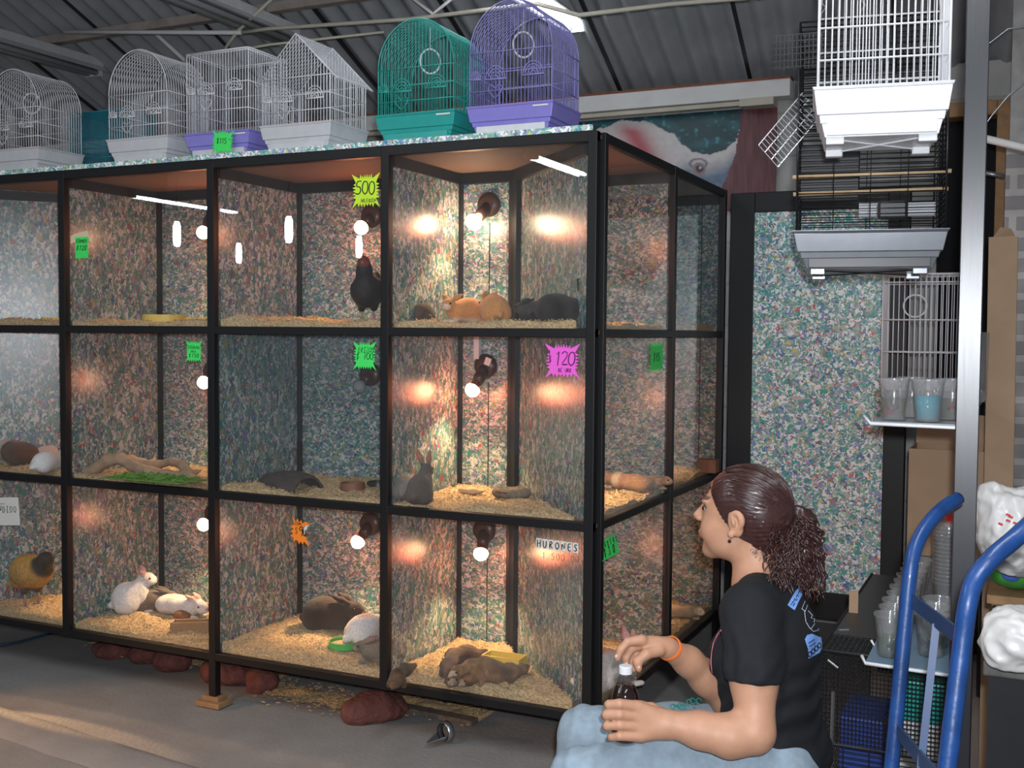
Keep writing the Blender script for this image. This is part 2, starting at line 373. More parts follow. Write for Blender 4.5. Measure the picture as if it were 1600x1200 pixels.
def surface_net(F, lo, res):
    ins = F < 0
    nx, ny, nz = [q-1 for q in F.shape]
    cnt = np.zeros((nx, ny, nz), np.int8)
    for a in (0, 1):
        for b in (0, 1):
            for c in (0, 1): cnt += ins[a:a+nx, b:b+ny, c:c+nz]
    act = (cnt > 0)&(cnt < 8)
    I = np.argwhere(act); idx = -np.ones(act.shape, np.int64); idx[act] = np.arange(len(I))
    acc = np.zeros((len(I), 3)); num = np.zeros(len(I))
    i, j, k = I.T
    cs = [(a, b, c) for a in (0, 1) for b in (0, 1) for c in (0, 1)]
    for p in cs:
        for q in cs:
            if sum(abs(p[m_]-q[m_]) for m_ in range(3)) == 1 and p < q:
                fa = F[i+p[0], j+p[1], k+p[2]].astype(float); fb = F[i+q[0], j+q[1], k+q[2]].astype(float)
                sgn = (fa < 0) != (fb < 0); t = np.where(sgn, fa/np.where(sgn, fa-fb, 1), 0)
                for m_ in range(3): acc[:, m_] += np.where(sgn, p[m_]+(q[m_]-p[m_])*t, 0)
                num += sgn
    V = lo+(I+acc/num[:, None])*res
    Q = []
    for axis in range(3):
        A = [slice(None)]*3; B = [slice(None)]*3; A[axis] = slice(0, -1); B[axis] = slice(1, None)
        fa = ins[tuple(A)]; fb = ins[tuple(B)]
        E = np.argwhere(fa != fb); s_ = fa[tuple(E.T)]
        u, v = [(1, 2), (2, 0), (0, 1)][axis]
        ok = (E[:, u] > 0)&(E[:, v] > 0)&(E[:, u] < F.shape[u]-1)&(E[:, v] < F.shape[v]-1); E = E[ok]; s_ = s_[ok]
        def id_(du, dv):
            e = E.copy(); e[:, u] -= du; e[:, v] -= dv; return idx[tuple(e.T)]
        q = np.stack([id_(1, 1), id_(0, 1), id_(0, 0), id_(1, 0)], 1)
        q[~s_] = q[~s_][:, ::-1]; Q.append(q)
    Q = np.concatenate(Q); Q = Q[(Q >= 0).all(1)]
    return V, Q
def normals(V, Q):
    n = np.cross(V[Q[:, 2]]-V[Q[:, 0]], V[Q[:, 3]]-V[Q[:, 1]]); o = np.zeros_like(V)
    for i in range(4): np.add.at(o, Q[:, i], n)
    return o/np.maximum(np.linalg.norm(o, axis=1), 1e-12)[:, None]
def sines(V, freq, seed, octs=3):
    r = np.random.RandomState(seed); o = np.zeros(len(V))
    for k in range(octs*3):
        d = r.normal(size=3); d /= np.linalg.norm(d); f = freq*(1.9**(k//3))
        o += np.sin(V @ d*f+r.rand()*6.28)/(1.6**(k//3))
    return o/3.0
def sstep(x, a, b): t = np.clip((x-a)/(b-a), 0, 1); return t*t*(3-2*t)
def blend(col, w, c): col[:, :3] = col[:, :3]*(1-w[:, None])+np.array(c)*w[:, None]

# ------------------------------------------------------------------ handwriting: single-line letters
STK = {
'0':[[(.3,0),(.08,.2),(.05,.5),(.1,.85),(.3,1),(.5,.85),(.55,.5),(.5,.15),(.3,0)]], '1':[[(.2,.8),(.35,1),(.33,0)]],
'2':[[(.05,.8),(.25,1),(.5,.85),(.45,.55),(.05,.02),(.55,.05)]], '3':[[(.08,.9),(.35,1),(.5,.8),(.25,.55),(.52,.3),(.35,0),(.05,.1)]],
'4':[[(.1,1),(.05,.5),(.5,.5)],[(.48,1),(.45,0)]], '5':[[(.52,1),(.15,1),(.1,.58),(.4,.6),(.52,.3),(.35,.02),(.05,.08)]],
'6':[[(.5,.95),(.2,.7),(.05,.3),(.25,0),(.5,.2),(.3,.5),(.08,.35)]], '7':[[(.05,.95),(.55,1),(.25,0)],[(.2,.5),(.5,.52)]],
'8':[[(.3,.5),(.08,.75),(.3,1),(.5,.75),(.3,.5),(.05,.22),(.3,0),(.55,.22),(.3,.5)]], '9':[[(.5,.7),(.25,.5),(.05,.75),(.3,1),(.5,.75),(.45,0)]],
'$':[[(.5,.8),(.3,.9),(.1,.75),(.45,.35),(.3,.12),(.08,.2)],[(.3,1.1),(.28,-.1)]], '.':[[(.1,.0),(.14,.04)]], ',':[[(.15,.08),(.08,-.1)]], '-':[[(.1,.5),(.5,.5)]],'|':[[(.2,1),(.2,0)]],
'A':[[(.02,0),(.28,1),(.55,0)],[(.12,.4),(.46,.4)]], 'B':[[(.08,0),(.08,1),(.4,.9),(.4,.6),(.1,.52),(.5,.4),(.45,.08),(.08,0)]],
'C':[[(.5,.85),(.25,1),(.05,.5),(.25,0),(.52,.15)]], 'D':[[(.08,0),(.08,1),(.4,.85),(.52,.5),(.4,.12),(.08,0)]],
'E':[[(.5,1),(.1,1),(.08,0),(.52,.02)],[(.1,.52),(.42,.54)]], 'G':[[(.5,.85),(.25,1),(.05,.5),(.25,0),(.5,.15),(.5,.45),(.3,.45)]],
'H':[[(.08,1),(.06,0)],[(.5,1),(.52,0)],[(.06,.5),(.52,.52)]], 'I':[[(.1,1),(.45,1)],[(.28,1),(.27,0)],[(.1,0),(.45,0)]],
'K':[[(.08,1),(.08,0)],[(.5,1),(.1,.5),(.52,0)]], 'L':[[(.1,1),(.08,0),(.5,.02)]], 'M':[[(.02,0),(.08,1),(.3,.4),(.5,1),(.57,0)]],
'N':[[(.06,0),(.08,1),(.5,0),(.52,1)]], 'O':[[(.3,0),(.05,.3),(.05,.7),(.3,1),(.55,.7),(.55,.3),(.3,0)]],
'P':[[(.1,0),(.1,1),(.45,.9),(.45,.6),(.1,.5)]], 'Q':[[(.3,0),(.05,.5),(.3,1),(.55,.5),(.3,0)],[(.35,.25),(.6,-.05)]],
'R':[[(.08,0),(.1,1),(.45,.88),(.42,.6),(.1,.5),(.52,0)]], 'S':[[(.5,.85),(.3,1),(.1,.78),(.48,.3),(.3,0),(.05,.12)]],
'T':[[(.02,1),(.56,.98)],[(.3,1),(.28,0)]], 'U':[[(.08,1),(.08,.2),(.3,0),(.5,.2),(.52,1)]], 'V':[[(.03,1),(.28,0),(.55,1)]],
'Z':[[(.06,1),(.52,.98),(.05,0),(.55,.03)]], 'F':[[(.5,1),(.1,1),(.08,0)],[(.1,.52),(.42,.54)]], 'Y':[[(.05,1),(.28,.5),(.52,1)],[(.28,.5),(.27,0)]], ' ':[]}
def write(mb, text, x, z, h, y, r, slant=0.0, gap=.72, rise=0.0, wob=.05, seed=1):
    rr = random.Random(seed)
    for ch in text:
        dx, dz = rr.uniform(-wob, wob)*h*.4, rr.uniform(-wob, wob)*h
        for st in STK.get(ch, []):
            pts = [(x+dx+(px+slant*pz)*h, y, z+dz+pz*h) for px, pz in st]
            if len(pts) > 3:      # round the corners a little
                q = [pts[0]]
                for a, b in zip(pts[:-1], pts[1:]): q += [tuple(a[i]*.75+b[i]*.25 for i in range(3)), tuple(a[i]*.25+b[i]*.75 for i in range(3))]
                pts = q+[pts[-1]]
            mb.tube(pts, r, 4)
        x += gap*h; z += rise*h
    return mb
def star(w, h, nx=6, ny=5, tooth=.13, horn=.16, seed=1):
    rr = random.Random(seed); pts = []
    a, b = w/2, h/2; tx, ty = tooth*w, tooth*h
    def side(p, q, n, out):
        for i in range(n):
            t0 = (i+.5)/n; t1 = (i+1)/n
            o = rr.uniform(.75, 1.1)
            pts.append((p[0]+(q[0]-p[0])*t0+out[0]*o*tx, p[1]+(q[1]-p[1])*t0+out[1]*o*ty))
            if i < n-1: pts.append((p[0]+(q[0]-p[0])*t1, p[1]+(q[1]-p[1])*t1))
    ia, ib = a-tx, b-ty
    def corner(sx, sy):
        pts.append((sx*(a+.035*w*rr.uniform(.3,1.3)), sy*(b+.035*h*rr.uniform(.3,1.3))))
    corner(-1, -1); pts.append((-ia+tx*.4, -ib)); side((-ia+tx*.4, -ib), (ia-tx*.4, -ib), nx, (0, -1)); pts.append((ia-tx*.4, -ib))
    corner(1, -1); pts.append((ia, -ib+ty)); side((ia, -ib+ty), (ia, ib-ty), ny, (1, 0)); pts.append((ia, ib-ty))
    corner(1, 1); pts.append((ia-tx, ib)); side((ia-tx, ib), (-ia+tx, ib), nx, (0, 1)); pts.append((-ia+tx, ib))
    corner(-1, 1); pts.append((-ia, ib-ty)); side((-ia, ib-ty), (-ia, -ib+ty), ny, (-1, 0)); pts.append((-ia, -ib+ty))
    return pts
# ------------------------------------------------------------------ the setting
Z1, Z2, Z3, ZT = 1.354, .767, .179, 1.94
COLS = [0, -.722, -1.444, -2.166, -2.888]; DB = .5
def wave_sheet():
    mb = MB(); x0, x1 = -9.0, 3.2; nn = int((x1-x0)/.0095)
    vs = []; fs = []
    for i in range(nn+1):
        x = x0+(x1-x0)*i/nn; z = .017*math.cos(2*math.pi*x/.112)
        for y in (2.35, -8.0):
            s = (2.2-y); vs.append((x-.0923*(y-2.2), y, 2.56+.353*s+z)); vs.append((x-.0923*(y-2.2), y, 2.575+.353*s+z))
    for i in range(nn):
        a = i*4; b = a+4
        fs += [(a, a+2, b+2, b), (a+1, b+1, b+3, a+3), (a, b, b+1, a+1), (a+2, a+3, b+3, b+2)]
    mb.add(vs, fs)
    return mb
struct(wave_sheet().build('ceiling', M['roof']))
# dark laps where the sheets overlap, and roof purlins
mb = MB()
for i in range(14):
    x = -7.2+i*.65; mb.bar((x, 2.2, 2.547), (x+.0923*6, -3.8, 2.547+.353*6), .018, .012)
struct(mb.build('trim_1', M['blackplastic']))
mb = MB(); zz = lambda y: 2.55+.353*(2.2-y)
mb.box(-5.2, -1.42, 1.165, 1.215, zz(1.19)-.052, zz(1.19)-.008)
struct(mb.build('trim_2', mat('pinkish_primer', (.36,.30,.26), .8, var=.25, scale=12), bevel=.004))
def rodline(name, pts, r, mt, n=6): mb = MB(); mb.tube(pts, r, n); return struct(mb.build(name, mt, smooth=True))
y = 1.0
rodline('trim_3', [on(100, 50, 'y', y), on(378, 51, 'y', y)], .010, M['whitepaint'])
rodline('trim_4', [on(378, 51, 'y', y), on(420, 45, 'y', y), on(640, 30, 'y', y), on(840, 6, 'y', y), on(905, 24, 'y', y-.1), on(1050, 6, 'y', y), on(1165, -3, 'y', y), on(1500, -45, 'y', y)], .009, M['cream'])
rodline('trim_5', [on(165, -20, 'y', 1.3), on(300, 105, 'y', 1.3)], .011, M['whitepaint'])
rodline('trim_6', [on(330, 86, 'y', .9), on(420, 70, 'y', .9), on(600, 50, 'y', 1.1)], .006, M['cream'])
rodline('trim_7', [on(625, -18, 'y', y), on(677, 22, 'y', y), on(715, -10, 'y', y)], .008, M['whitepaint'])
rodline('trim_8', [on(352, 76, 'y', y), on(372, 48, 'y', y), on(425, -2, 'y', y)], .008, M['cream'])
mb = MB(); mb.box(-9, 3.2, 2.2, 2.3, -.02, 2.56)
def brickmat(name, c1, c2, mort, scl=3.2, bw=.4, rh=.2, ms=.012, var=.1):
    mt, t, ns, L = nt(name); out = N(ns, 'ShaderNodeOutputMaterial'); b = N(ns, 'ShaderNodeBsdfPrincipled'); L.new(b.outputs[0], out.inputs[0])
    tc = N(ns, 'ShaderNodeTexCoord'); sx = N(ns, 'ShaderNodeSeparateXYZ'); L.new(tc.outputs['Object'], sx.inputs[0])
    ad = N(ns, 'ShaderNodeMath', operation='ADD'); L.new(sx.outputs[0], ad.inputs[0]); L.new(sx.outputs[1], ad.inputs[1])
    cx = N(ns, 'ShaderNodeCombineXYZ'); L.new(ad.outputs[0], cx.inputs[0]); L.new(sx.outputs[2], cx.inputs[1])
    br = N(ns, 'ShaderNodeTexBrick'); L.new(cx.outputs[0], br.inputs['Vector'])
    br.inputs['Color1'].default_value = (*c1, 1); br.inputs['Color2'].default_value = (*c2, 1); br.inputs['Mortar'].default_value = (*mort, 1)
    br.inputs['Scale'].default_value = 1; br.inputs['Brick Width'].default_value = bw; br.inputs['Row Height'].default_value = rh; br.inputs['Mortar Size'].default_value = ms
    nz = N(ns, 'ShaderNodeTexNoise'); nz.inputs['Scale'].default_value = 9; L.new(tc.outputs['Object'], nz.inputs['Vector'])
    mr = N(ns, 'ShaderNodeMapRange'); mr.inputs['To Min'].default_value = 1-2*var; mr.inputs['To Max'].default_value = 1+2*var; L.new(nz.outputs['Fac'], mr.inputs['Value'])
    sc_ = N(ns, 'ShaderNodeVectorMath', operation='SCALE'); L.new(br.outputs['Color'], sc_.inputs[0]); L.new(mr.outputs[0], sc_.inputs['Scale']); L.new(sc_.outputs[0], b.inputs['Base Color'])
    bp = N(ns, 'ShaderNodeBump'); bp.inputs['Strength'].default_value = .6; bp.inputs['Distance'].default_value = .01; bp.invert = True
    L.new(br.outputs['Fac'], bp.inputs['Height']); L.new(bp.outputs[0], b.inputs['Normal']); b.inputs['Roughness'].default_value = .8
    return mt
M['block'] = brickmat('white_painted_block', (.45,.43,.41), (.50,.48,.45), (.38,.36,.34), ms=.006)
M['brick'] = brickmat('grey_brick', (.30,.28,.27), (.24,.23,.23), (.42,.40,.38), bw=.22, rh=.075, ms=.014, var=.25)
struct(mb.build('wall_back', M['block']))
mb = MB(); mb.box(-9.1, -9, -8, 2.3, -.02, 5.5); struct(mb.build('wall_left', M['block']))
# eave beam, white and chipped, with a thin red edge and a conduit under it
mb = MB(); mb.box(-6.0, .16, 2.06, 2.16, 2.452, 2.532); struct(mb.build('trim_9', M['whitepaint'], bevel=.004))
mb = MB(); mb.box(-6.0, .16, 2.07, 2.15, 2.532, 2.545); struct(mb.build('trim_10', M['rust']))
mb = MB(); mb.box(-3.0, .05, 2.08, 2.12, 2.428, 2.450); mb.box(-.07, .09, 2.04, 2.13, 2.415, 2.450); struct(mb.build('trim_11', M['cream'], bevel=.003))
# floor: slab, low edge, sawdust drifts
def floor_mesh():
    mb = MB(); nx, ny = 150, 90; x0, x1, y0, y1 = -9.1, 3.2, -8.0, 2.3; vs = []; fs = []
    ys = [y0+(y1-y0)*((j/ny)) for j in range(ny+1)]
    for j in range(ny+1):
        for i in range(nx+1):
            x = x0+(x1-x0)*i/nx; yy = ys[j]
            vs.append((x, yy, -.004+.004*noise.noise(Vector((x*2.1, yy*2.1, 3)))))
    for j in range(ny):
        for i in range(nx):
            a = j*(nx+1)+i; fs.append((a, a+1, a+nx+2, a+nx+1))
    mb.add(vs, fs); return mb
struct(floor_mesh().build('floor', M['floor'], smooth=True))
# a low worn cement edge crossing the floor at the left
mb = MB()
a, b = on(-60, 1092, 'z', .02), on(330, 1212, 'z', .02)
prof = [(-.05,0),(-.03,.016),(0,.022),(.05,.018),(.11,.004),(.12,-.004)]
def ridge(p0, p1, prof, n=40, amp=.012):
    p0, p1 = Vector(p0[:2]), Vector(p1[:2]); d = (p1-p0).normalized(); s = Vector((d.y, -d.x)); vs = []; fs = []
    for i in range(n+1):
        c = p0.lerp(p1, i/n); wv = amp*noise.noise(Vector((c.x*6, c.y*6, 0)))
        for o, h in prof: q = c+s*(o+wv); vs.append((q.x, q.y, h))
    k = len(prof)
    for i in range(n):
        for j in range(k-1): fs.append((i*k+j, i*k+j+1, (i+1)*k+j+1, (i+1)*k+j))
    return vs, fs
mb.add(*ridge(a, b, prof)); struct(mb.build('trim_12', M['floor'], smooth=True))
# right side: brick pier, painted column, dark doorway, white pipe
mb = MB(); q = on(1562, 600, 'y', 1.3); mb.box(q[0], 2.2, 1.3, 1.5, 0, 2.05); struct(mb.build('wall_right', M['brick']))
mb = MB(); q = on(1578, 200, 'y', 1.7); mb.box(q[0], 2.2, 1.7, 1.85, 1.6, 3.0); struct(mb.build('trim_13', mat('stained_white_paint', (.42,.41,.39), .8, var=.3, scale=14)))
d_ = thing('door_1', None, None, on(1545, 600, 'y', 1.9)*np.array([1, 1, 0])); struct(d_)
mb = MB(); mb.box(-.22, .02, .05, .07, 0, 2.28); mb.build('opening', mat('unlit_room_black', (.004,.004,.005), .9), d_)  # flat black sheet; the darkness behind the doorway is put into its colour
mb = MB(); mb.box(.005, .055, -.06, .05, 0, 2.32); mb.box(-.24, .005, -.06, .05, 2.26, 2.32); mb.build('door_frame', M['brownwood'], d_, bevel=.004)
rodline('trim_14', [on(1528, 214, 'y', .6), on(1640, 240, 'y', .6)], .012, M['whitepaint'], 8)
rodline('trim_15', [on(1528, 268, 'y', 1.5), on(1570, 276, 'y', 1.5)], .010, M['steel'])
# poster of a pale long-necked bird on the back wall
def poster():
    x0, z0 = on(880, 300, 'y', 2.18)[0], 1.95; x1 = on(1215, 165, 'y', 2.18)[0]; z1 = 2.432
    nx, ny = 200, 110; vs = []; fs = []; cols = []
    def curve(pts, x):
        for (xa, ya), (xb, yb) in zip(pts[:-1], pts[1:]):
            if xa <= x <= xb: t = (x-xa)/(xb-xa); t = t*t*(3-2*t); return ya+(yb-ya)*t
        return pts[0][1] if x < pts[0][0] else pts[-1][1]
    top = [(880, 260), (940, 200), (975, 188), (1010, 190), (1050, 208), (1070, 228), (1085, 238), (1105, 242), (1130, 236), (1148, 222), (1158, 200), (1165, 165)]
    for j in range(ny+1):
        for i in range(nx+1):
            x = x0+(x1-x0)*i/nx; z = z0+(z1-z0)*j/ny; vs.append((x, 2.18, z))
            d = np.array([x, 2.18, z])-CAM; px = 800+FPX*(d@RT)/(d@FW); py = 600-FPX*(d@UP)/(d@FW)
            n1 = noise.noise(Vector((px*.03, py*.06, 0))); n2 = noise.noise(Vector((px*.12, py*.15, 5)))
            c = Vector((.015, .06, .07))+Vector((.01, .05, .06))*max(0, n1*2)+Vector((.05, .16, .2))*max(0, n2-.25)*3
            edge = 1160-(py-165)*.14-max(0, py-240)*.25
            if px > edge+n1*2:
                c = Vector((.15, .05, .055))*(1+.5*noise.noise(Vector((px*.25, py*.02, 2))))
                if abs((px-1165)+(py-200)*.08+4-20*(py-165)/135*0) < 0: pass
            elif py > curve(top, px)+n2*2:
                dd_ = py-curve(top, px); c = Vector((.68, .62, .60))*(1+.10*n2)
                wpink = math.exp(-(((px-(985+(py-200)*.55))/22)**2))*min(1, max(0, (dd_-3)/14)); c = c.lerp(Vector((.50, .12, .14)), min(1, wpink*1.0))
                wb = min(1, max(0, (px-1045+(py-262)*1.1)/40))*min(1, max(0, (dd_-8)/30)); c = c.lerp(Vector((.13, .19, .28))*(1+.3*n2), wb)
                e = math.hypot(px-1093, (py-264)*1.0)
                if e < 10: c = Vector((.34, .20, .18)) if e > 6 else Vector((.05, .05, .08)) if math.hypot(px-1095, py-262) > 2 else Vector((.6, .6, .65))
                elif 10 <= math.hypot(px-1091, (py-256)*1.6) < 15 and py < 262: c = c.lerp(Vector((.10, .10, .14)), .7)
            cols.append((*[max(0.0, q) for q in c], 1))
    for j in range(ny):
        for i in range(nx):
            a = j*(nx+1)+i; fs.append((a, a+1, a+nx+2, a+nx+1))
    mb = MB(); mb.add(vs, fs); o = mb.build('bird_poster', vcol_mat('printed_poster', .35, var=.03), smooth=True)
    at = o.data.color_attributes.new('Col', 'FLOAT_COLOR', 'POINT'); at.data.foreach_set('color', np.array(cols, dtype=np.float32).ravel())
    s = o.modifiers.new('thickness', 'SOLIDIFY'); s.thickness = .003; s.offset = 1
    tag(o, 'large colour poster of a pale bird with pink patch on the back wall', 'poster'); return o
poster()
# ------------------------------------------------------------------ recycled-board divider door beyond the cabinet
dv = thing('board_divider', 'tall speckled recycled board panel in a black frame right of the cabinet', 'panel', (.40, 1.5, 0))
xa, xb, xc, xd = on(1137, 600, 'y', 1.5)[0]-.4, on(1174, 600, 'y', 1.5)[0]-.4, on(1377, 800, 'y', 1.5)[0]-.4, on(1411, 800, 'y', 1.5)[0]-.4
za, zb_, zc, zd = .22, .30, 1.862, 1.945
mb = MB(); mb.box(xb, xc, .01, .03, zb_, zc); mb.build('board', M['conf'], dv)
for n_, bx in (('stile', (xa, xb, 0, .05, 0, zd)), ('stile', (xc, xd, 0, .05, 0, zd)), ('top_rail', (xb, xc, 0, .05, zc, zd)), ('bottom_rail', (xb, xc, 0, .05, .19, zb_))):
    mb = MB(); mb.box(*bx); mb.build(n_, M['black'], dv, bevel=.003)
# ------------------------------------------------------------------ the display cabinet
cab = thing('display_cabinet', 'long black steel and glass display cabinet of pet cells, three rows high', 'cabinet', (0, 0, 0))
def part(name, mt, fn, **kw): mb = MB(); fn(mb); return mb.build(name, mt, cab, **kw)
h = .015
for i, x in enumerate(COLS):
    z0 = 0 if i in (0, 2, 4) else Z3-h
    part('front_post', M['black'], lambda b: b.box(x-h+(.0), x+h, -h, h, max(z0, .035), ZT+h), bevel=.002)
part('side_post', M['black'], lambda b: b.box(.0, .028, .024, .05, .0, ZT+h), bevel=.002)
part('side_post', M['black'], lambda b: b.box(.0, .028, .722+.015, .722+.045, Z3-h, ZT+h), bevel=.002)
part('side_post', M['black'], lambda b: b.box(.0, .028, 1.444, 1.474, 0, ZT+h), bevel=.002)
for z in (ZT, Z1, Z2, Z3):
    hh = h if z < ZT else .017
    part('front_rail', M['black'], lambda b: b.box(COLS[4]-h, h, -h+.001, h-.001, z-hh+.001, z+hh-.001), bevel=.002)
    part('side_rail', M['black'], lambda b: b.box(.002, .026, .03, 1.45, z-hh+.002, z+hh-.002), bevel=.002)
# back posts
for x, y in ((COLS[1], DB), (COLS[2], DB), (COLS[3], DB), (-.5, DB), (-2.455, DB), (-.5, 1.444)):
    part('back_post', M['black'], lambda b: b.box(x-.013, x+.013, y-.013, y+.013, 0, ZT))
part('back_post', M['black'], lambda b: b.bar((-.478, .478, .02), (-.478, .478, ZT), .05, .02, (1, 1, 0)))
# shelves with their edges
L_poly = [(h, 0), (h, 1.46), (-.51, 1.46), (-.51, .51), (-2.46, .51), (COLS[4], 0)]
for z in (Z1, Z2, Z3):
    part('shelf', M['ply'], lambda b: b.prism([(px_, py_) for px_, py_ in L_poly], (0, 0, z-.004), (1,0,0), (0,1,0), .012))
part('top_panel', M['ply'], lambda b: b.prism(L_poly, (0, 0, ZT-.006), (1,0,0), (0,1,0), .012))
part('top_board', M['conf'], lambda b: b.prism([(-.0,-.012),(-.10,.10),(-.10,1.46),(-.52,1.46),(-.52,.53),(-2.9,.53),(-2.9,-.012)], (0, 0, ZT+.0175), (1,0,0), (0,1,0), .017))
# partitions, diagonals, backs
zs, ze = Z3, ZT-.006
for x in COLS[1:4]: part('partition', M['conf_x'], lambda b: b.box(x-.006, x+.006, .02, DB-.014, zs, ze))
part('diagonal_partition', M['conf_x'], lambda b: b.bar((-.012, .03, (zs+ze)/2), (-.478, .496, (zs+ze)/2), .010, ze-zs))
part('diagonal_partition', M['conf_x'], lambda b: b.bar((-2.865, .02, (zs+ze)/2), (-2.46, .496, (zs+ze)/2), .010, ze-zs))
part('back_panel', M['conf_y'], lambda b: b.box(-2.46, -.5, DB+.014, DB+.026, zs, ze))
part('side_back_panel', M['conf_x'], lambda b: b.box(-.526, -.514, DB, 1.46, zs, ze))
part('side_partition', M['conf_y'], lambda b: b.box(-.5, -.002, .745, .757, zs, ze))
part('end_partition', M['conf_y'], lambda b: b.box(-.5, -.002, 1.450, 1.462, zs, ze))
part('board_joint', M['blackplastic'], lambda b: b.box(on(1096, 400, 'y', 1.446)[0]-.0015, on(1096, 400, 'y', 1.446)[0]+.0015, 1.446, 1.450, Z2, ze))
for x0, x1 in ((COLS[3], COLS[2]), (COLS[2], COLS[1]), (COLS[1], -.5)):
    def seams(b):
        w_ = x1-x0; n_ = 3
        for r_ in (0, 1, 2):
            zf = (Z3, Z2, Z1)[r_]
            for k in range(n_):
                xx = x1-.03-k*.072
                if xx > x0+.05: part('board_joint', M['blackplastic'], lambda b: b.box(xx-.0015, xx+.0015, DB+.011, DB+.0145, zf+.02, zf+.40))
    seams(None)
# rails under the ceiling of the top row
for x in COLS[1:4]: part('ceiling_rail', M['black'], lambda b: b.box(x-.014, x+.014, .02, DB, ZT-.045, ZT-.008))
part('ceiling_rail', M['black'], lambda b: b.box(-2.46, -.5, DB-.014, DB+.014, ZT-.045, ZT-.008))
part('ceiling_rail', M['black'], lambda b: b.bar((-2.855, .03, ZT-.028), (-2.46, .49, ZT-.028), .028, .038))
part('ceiling_rail', M['black'], lambda b: b.bar((-.03, .03, ZT-.028), (-.49, .49, ZT-.028), .028, .038))
part('ceiling_rail', M['black'], lambda b: b.box(-.5, 0, .73, .755, ZT-.045, ZT-.008)); part('ceiling_rail', M['black'], lambda b: b.box(-.5, 0, 1.43, 1.45, ZT-.045, ZT-.008))
# glass panes, one per opening
for i in range(4):
    for za_, zb2 in ((Z3, Z2), (Z2, Z1), (Z1, ZT)):
        part('glass_pane', M['glass'], lambda b: b.box(COLS[i+1]+h, COLS[i]-h, .004, .007, za_+h, zb2-h))
for ya, yb in ((.05, .737), (.767, 1.444)):
    for za_, zb2 in ((Z3, Z2), (Z2, Z1), (Z1, ZT)):
        part('glass_pane', M['glass'], lambda b: b.box(.014, .017, ya, yb, za_+h, zb2-h))
# leg stands on a folded bit of wood
for i, x in ((2, COLS[2]), (0, 0), (4, COLS[4])):
    o = MB().box(-.055, .05, -.04, .035, 0, .018).box(-.045, .03, -.02, .035, .018, .034).build('wood_block', M['brownwood'], loc=(x, 0, 0), bevel=.002)
    tag(o, 'small worn wooden block under the '+('corner post' if i == 0 else 'leg between second and third columns' if i == 2 else 'far left post'), 'block')
# ------------------------------------------------------------------ wood shavings on each shelf
def shavings(poly, z, depth, seed, name='wood_shavings', label='', ramp=None):
    xs = [p[0] for p in poly]; ys = [p[1] for p in poly]; x0, x1, y0, y1 = min(xs), max(xs), min(ys), max(ys)
    st = .008; nx = int((x1-x0)/st); ny = int((y1-y0)/st); vs = []; fs = []; idx = {}
    def inside(x, y):
        c = False; j = len(poly)-1
        for i in range(len(poly)):
            xi, yi = poly[i]; xj, yj = poly[j]
            if (yi > y) != (yj > y) and x < (xj-xi)*(y-yi)/(yj-yi)+xi: c = not c
            j = i
        return c
    for j in range(ny+1):
        for i in range(nx+1):
            x = x0+(x1-x0)*i/nx; y = y0+(y1-y0)*j/ny
            if not inside(x*.9999+.0001*(x0+x1)/2, y*.9999+.0001*(y0+y1)/2): continue
            hgt = depth+.016*noise.noise(Vector((x*7, y*7, seed)))+.008*noise.noise(Vector((x*22, y*22, seed+3)))+.006*noise.noise(Vector((x*70, y*70, seed)))
            if ramp: hgt += ramp(x, y)
            idx[(i, j)] = len(vs); vs.append((x, y, z+max(.010, hgt)))
    for (i, j), a in idx.items():
        if (i+1, j) in idx and (i, j+1) in idx and (i+1, j+1) in idx: fs.append((a, idx[(i+1, j)], idx[(i+1, j+1)], idx[(i, j+1)]))
    n0 = len(vs)      # skirt down to the shelf
    cnt = {}
    for f in fs:
        for k in range(4):
            e = (f[k], f[(k+1) % 4]); cnt[e] = 1
    for e in [e for e in cnt if (e[1], e[0]) not in cnt]:
        a, b = e; va, vb = vs[a], vs[b]; n = len(vs)
        vs += [(va[0], va[1], z+.009), (vb[0], vb[1], z+.009)]; fs.append((b, a, n, n+1))
    rr = random.Random(seed)
    keys = list(idx.values())
    for _ in range(len(keys)//4):       # loose curls
        v = vs[rr.choice(keys)]; a = rr.uniform(0, 6.28); l = rr.uniform(.003, .008); w_ = rr.uniform(.001, .0025); t = rr.uniform(.0, .004)
        dx, dy = math.cos(a)*l, math.sin(a)*l; wx, wy = -math.sin(a)*w_, math.cos(a)*w_; n = len(vs)
        vs += [(v[0]-dx-wx, v[1]-dy-wy, v[2]), (v[0]+dx-wx, v[1]+dy-wy, v[2]+t), (v[0]+dx+wx, v[1]+dy+wy, v[2]+t+.001), (v[0]-dx+wx, v[1]-dy+wy, v[2]+.001),
               (v[0]-wx, v[1]-wy, v[2]+.003+t), (v[0]+wx, v[1]+wy, v[2]+.004+t)]
        fs += [(n, n+4, n+5, n+3), (n+4, n+1, n+2, n+5)]
    cx_, cy_ = (x0+x1)/2, (y0+y1)/2
    o = MB().add(vs, fs).build(name, M['shav'], loc=(cx_, cy_, z+.009), off=(cx_, cy_, z+.009))
    return tag(o, label, 'bedding', kind='stuff')
g = .017
cellp = {1: [(-2.84, .03), (COLS[3]-g, .02), (COLS[3]-g, .48), (-2.47, .47)],
         2: [(COLS[3]+g, .02), (COLS[2]-g, .02), (COLS[2]-g, .48), (COLS[3]+g, .48)],
         3: [(COLS[2]+g, .02), (COLS[1]-g, .02), (COLS[1]-g, .48), (COLS[2]+g, .48)],
         4: [(COLS[1]+g, .02), (-.045, .02), (-.49, .46), (-.51, .48), (COLS[1]+g, .48)],
         5: [(-.01, .06), (-.01, .735), (-.49, .735), (-.49, .53)],
         6: [(-.01, .77), (-.01, 1.44), (-.49, 1.44), (-.49, .77)]}
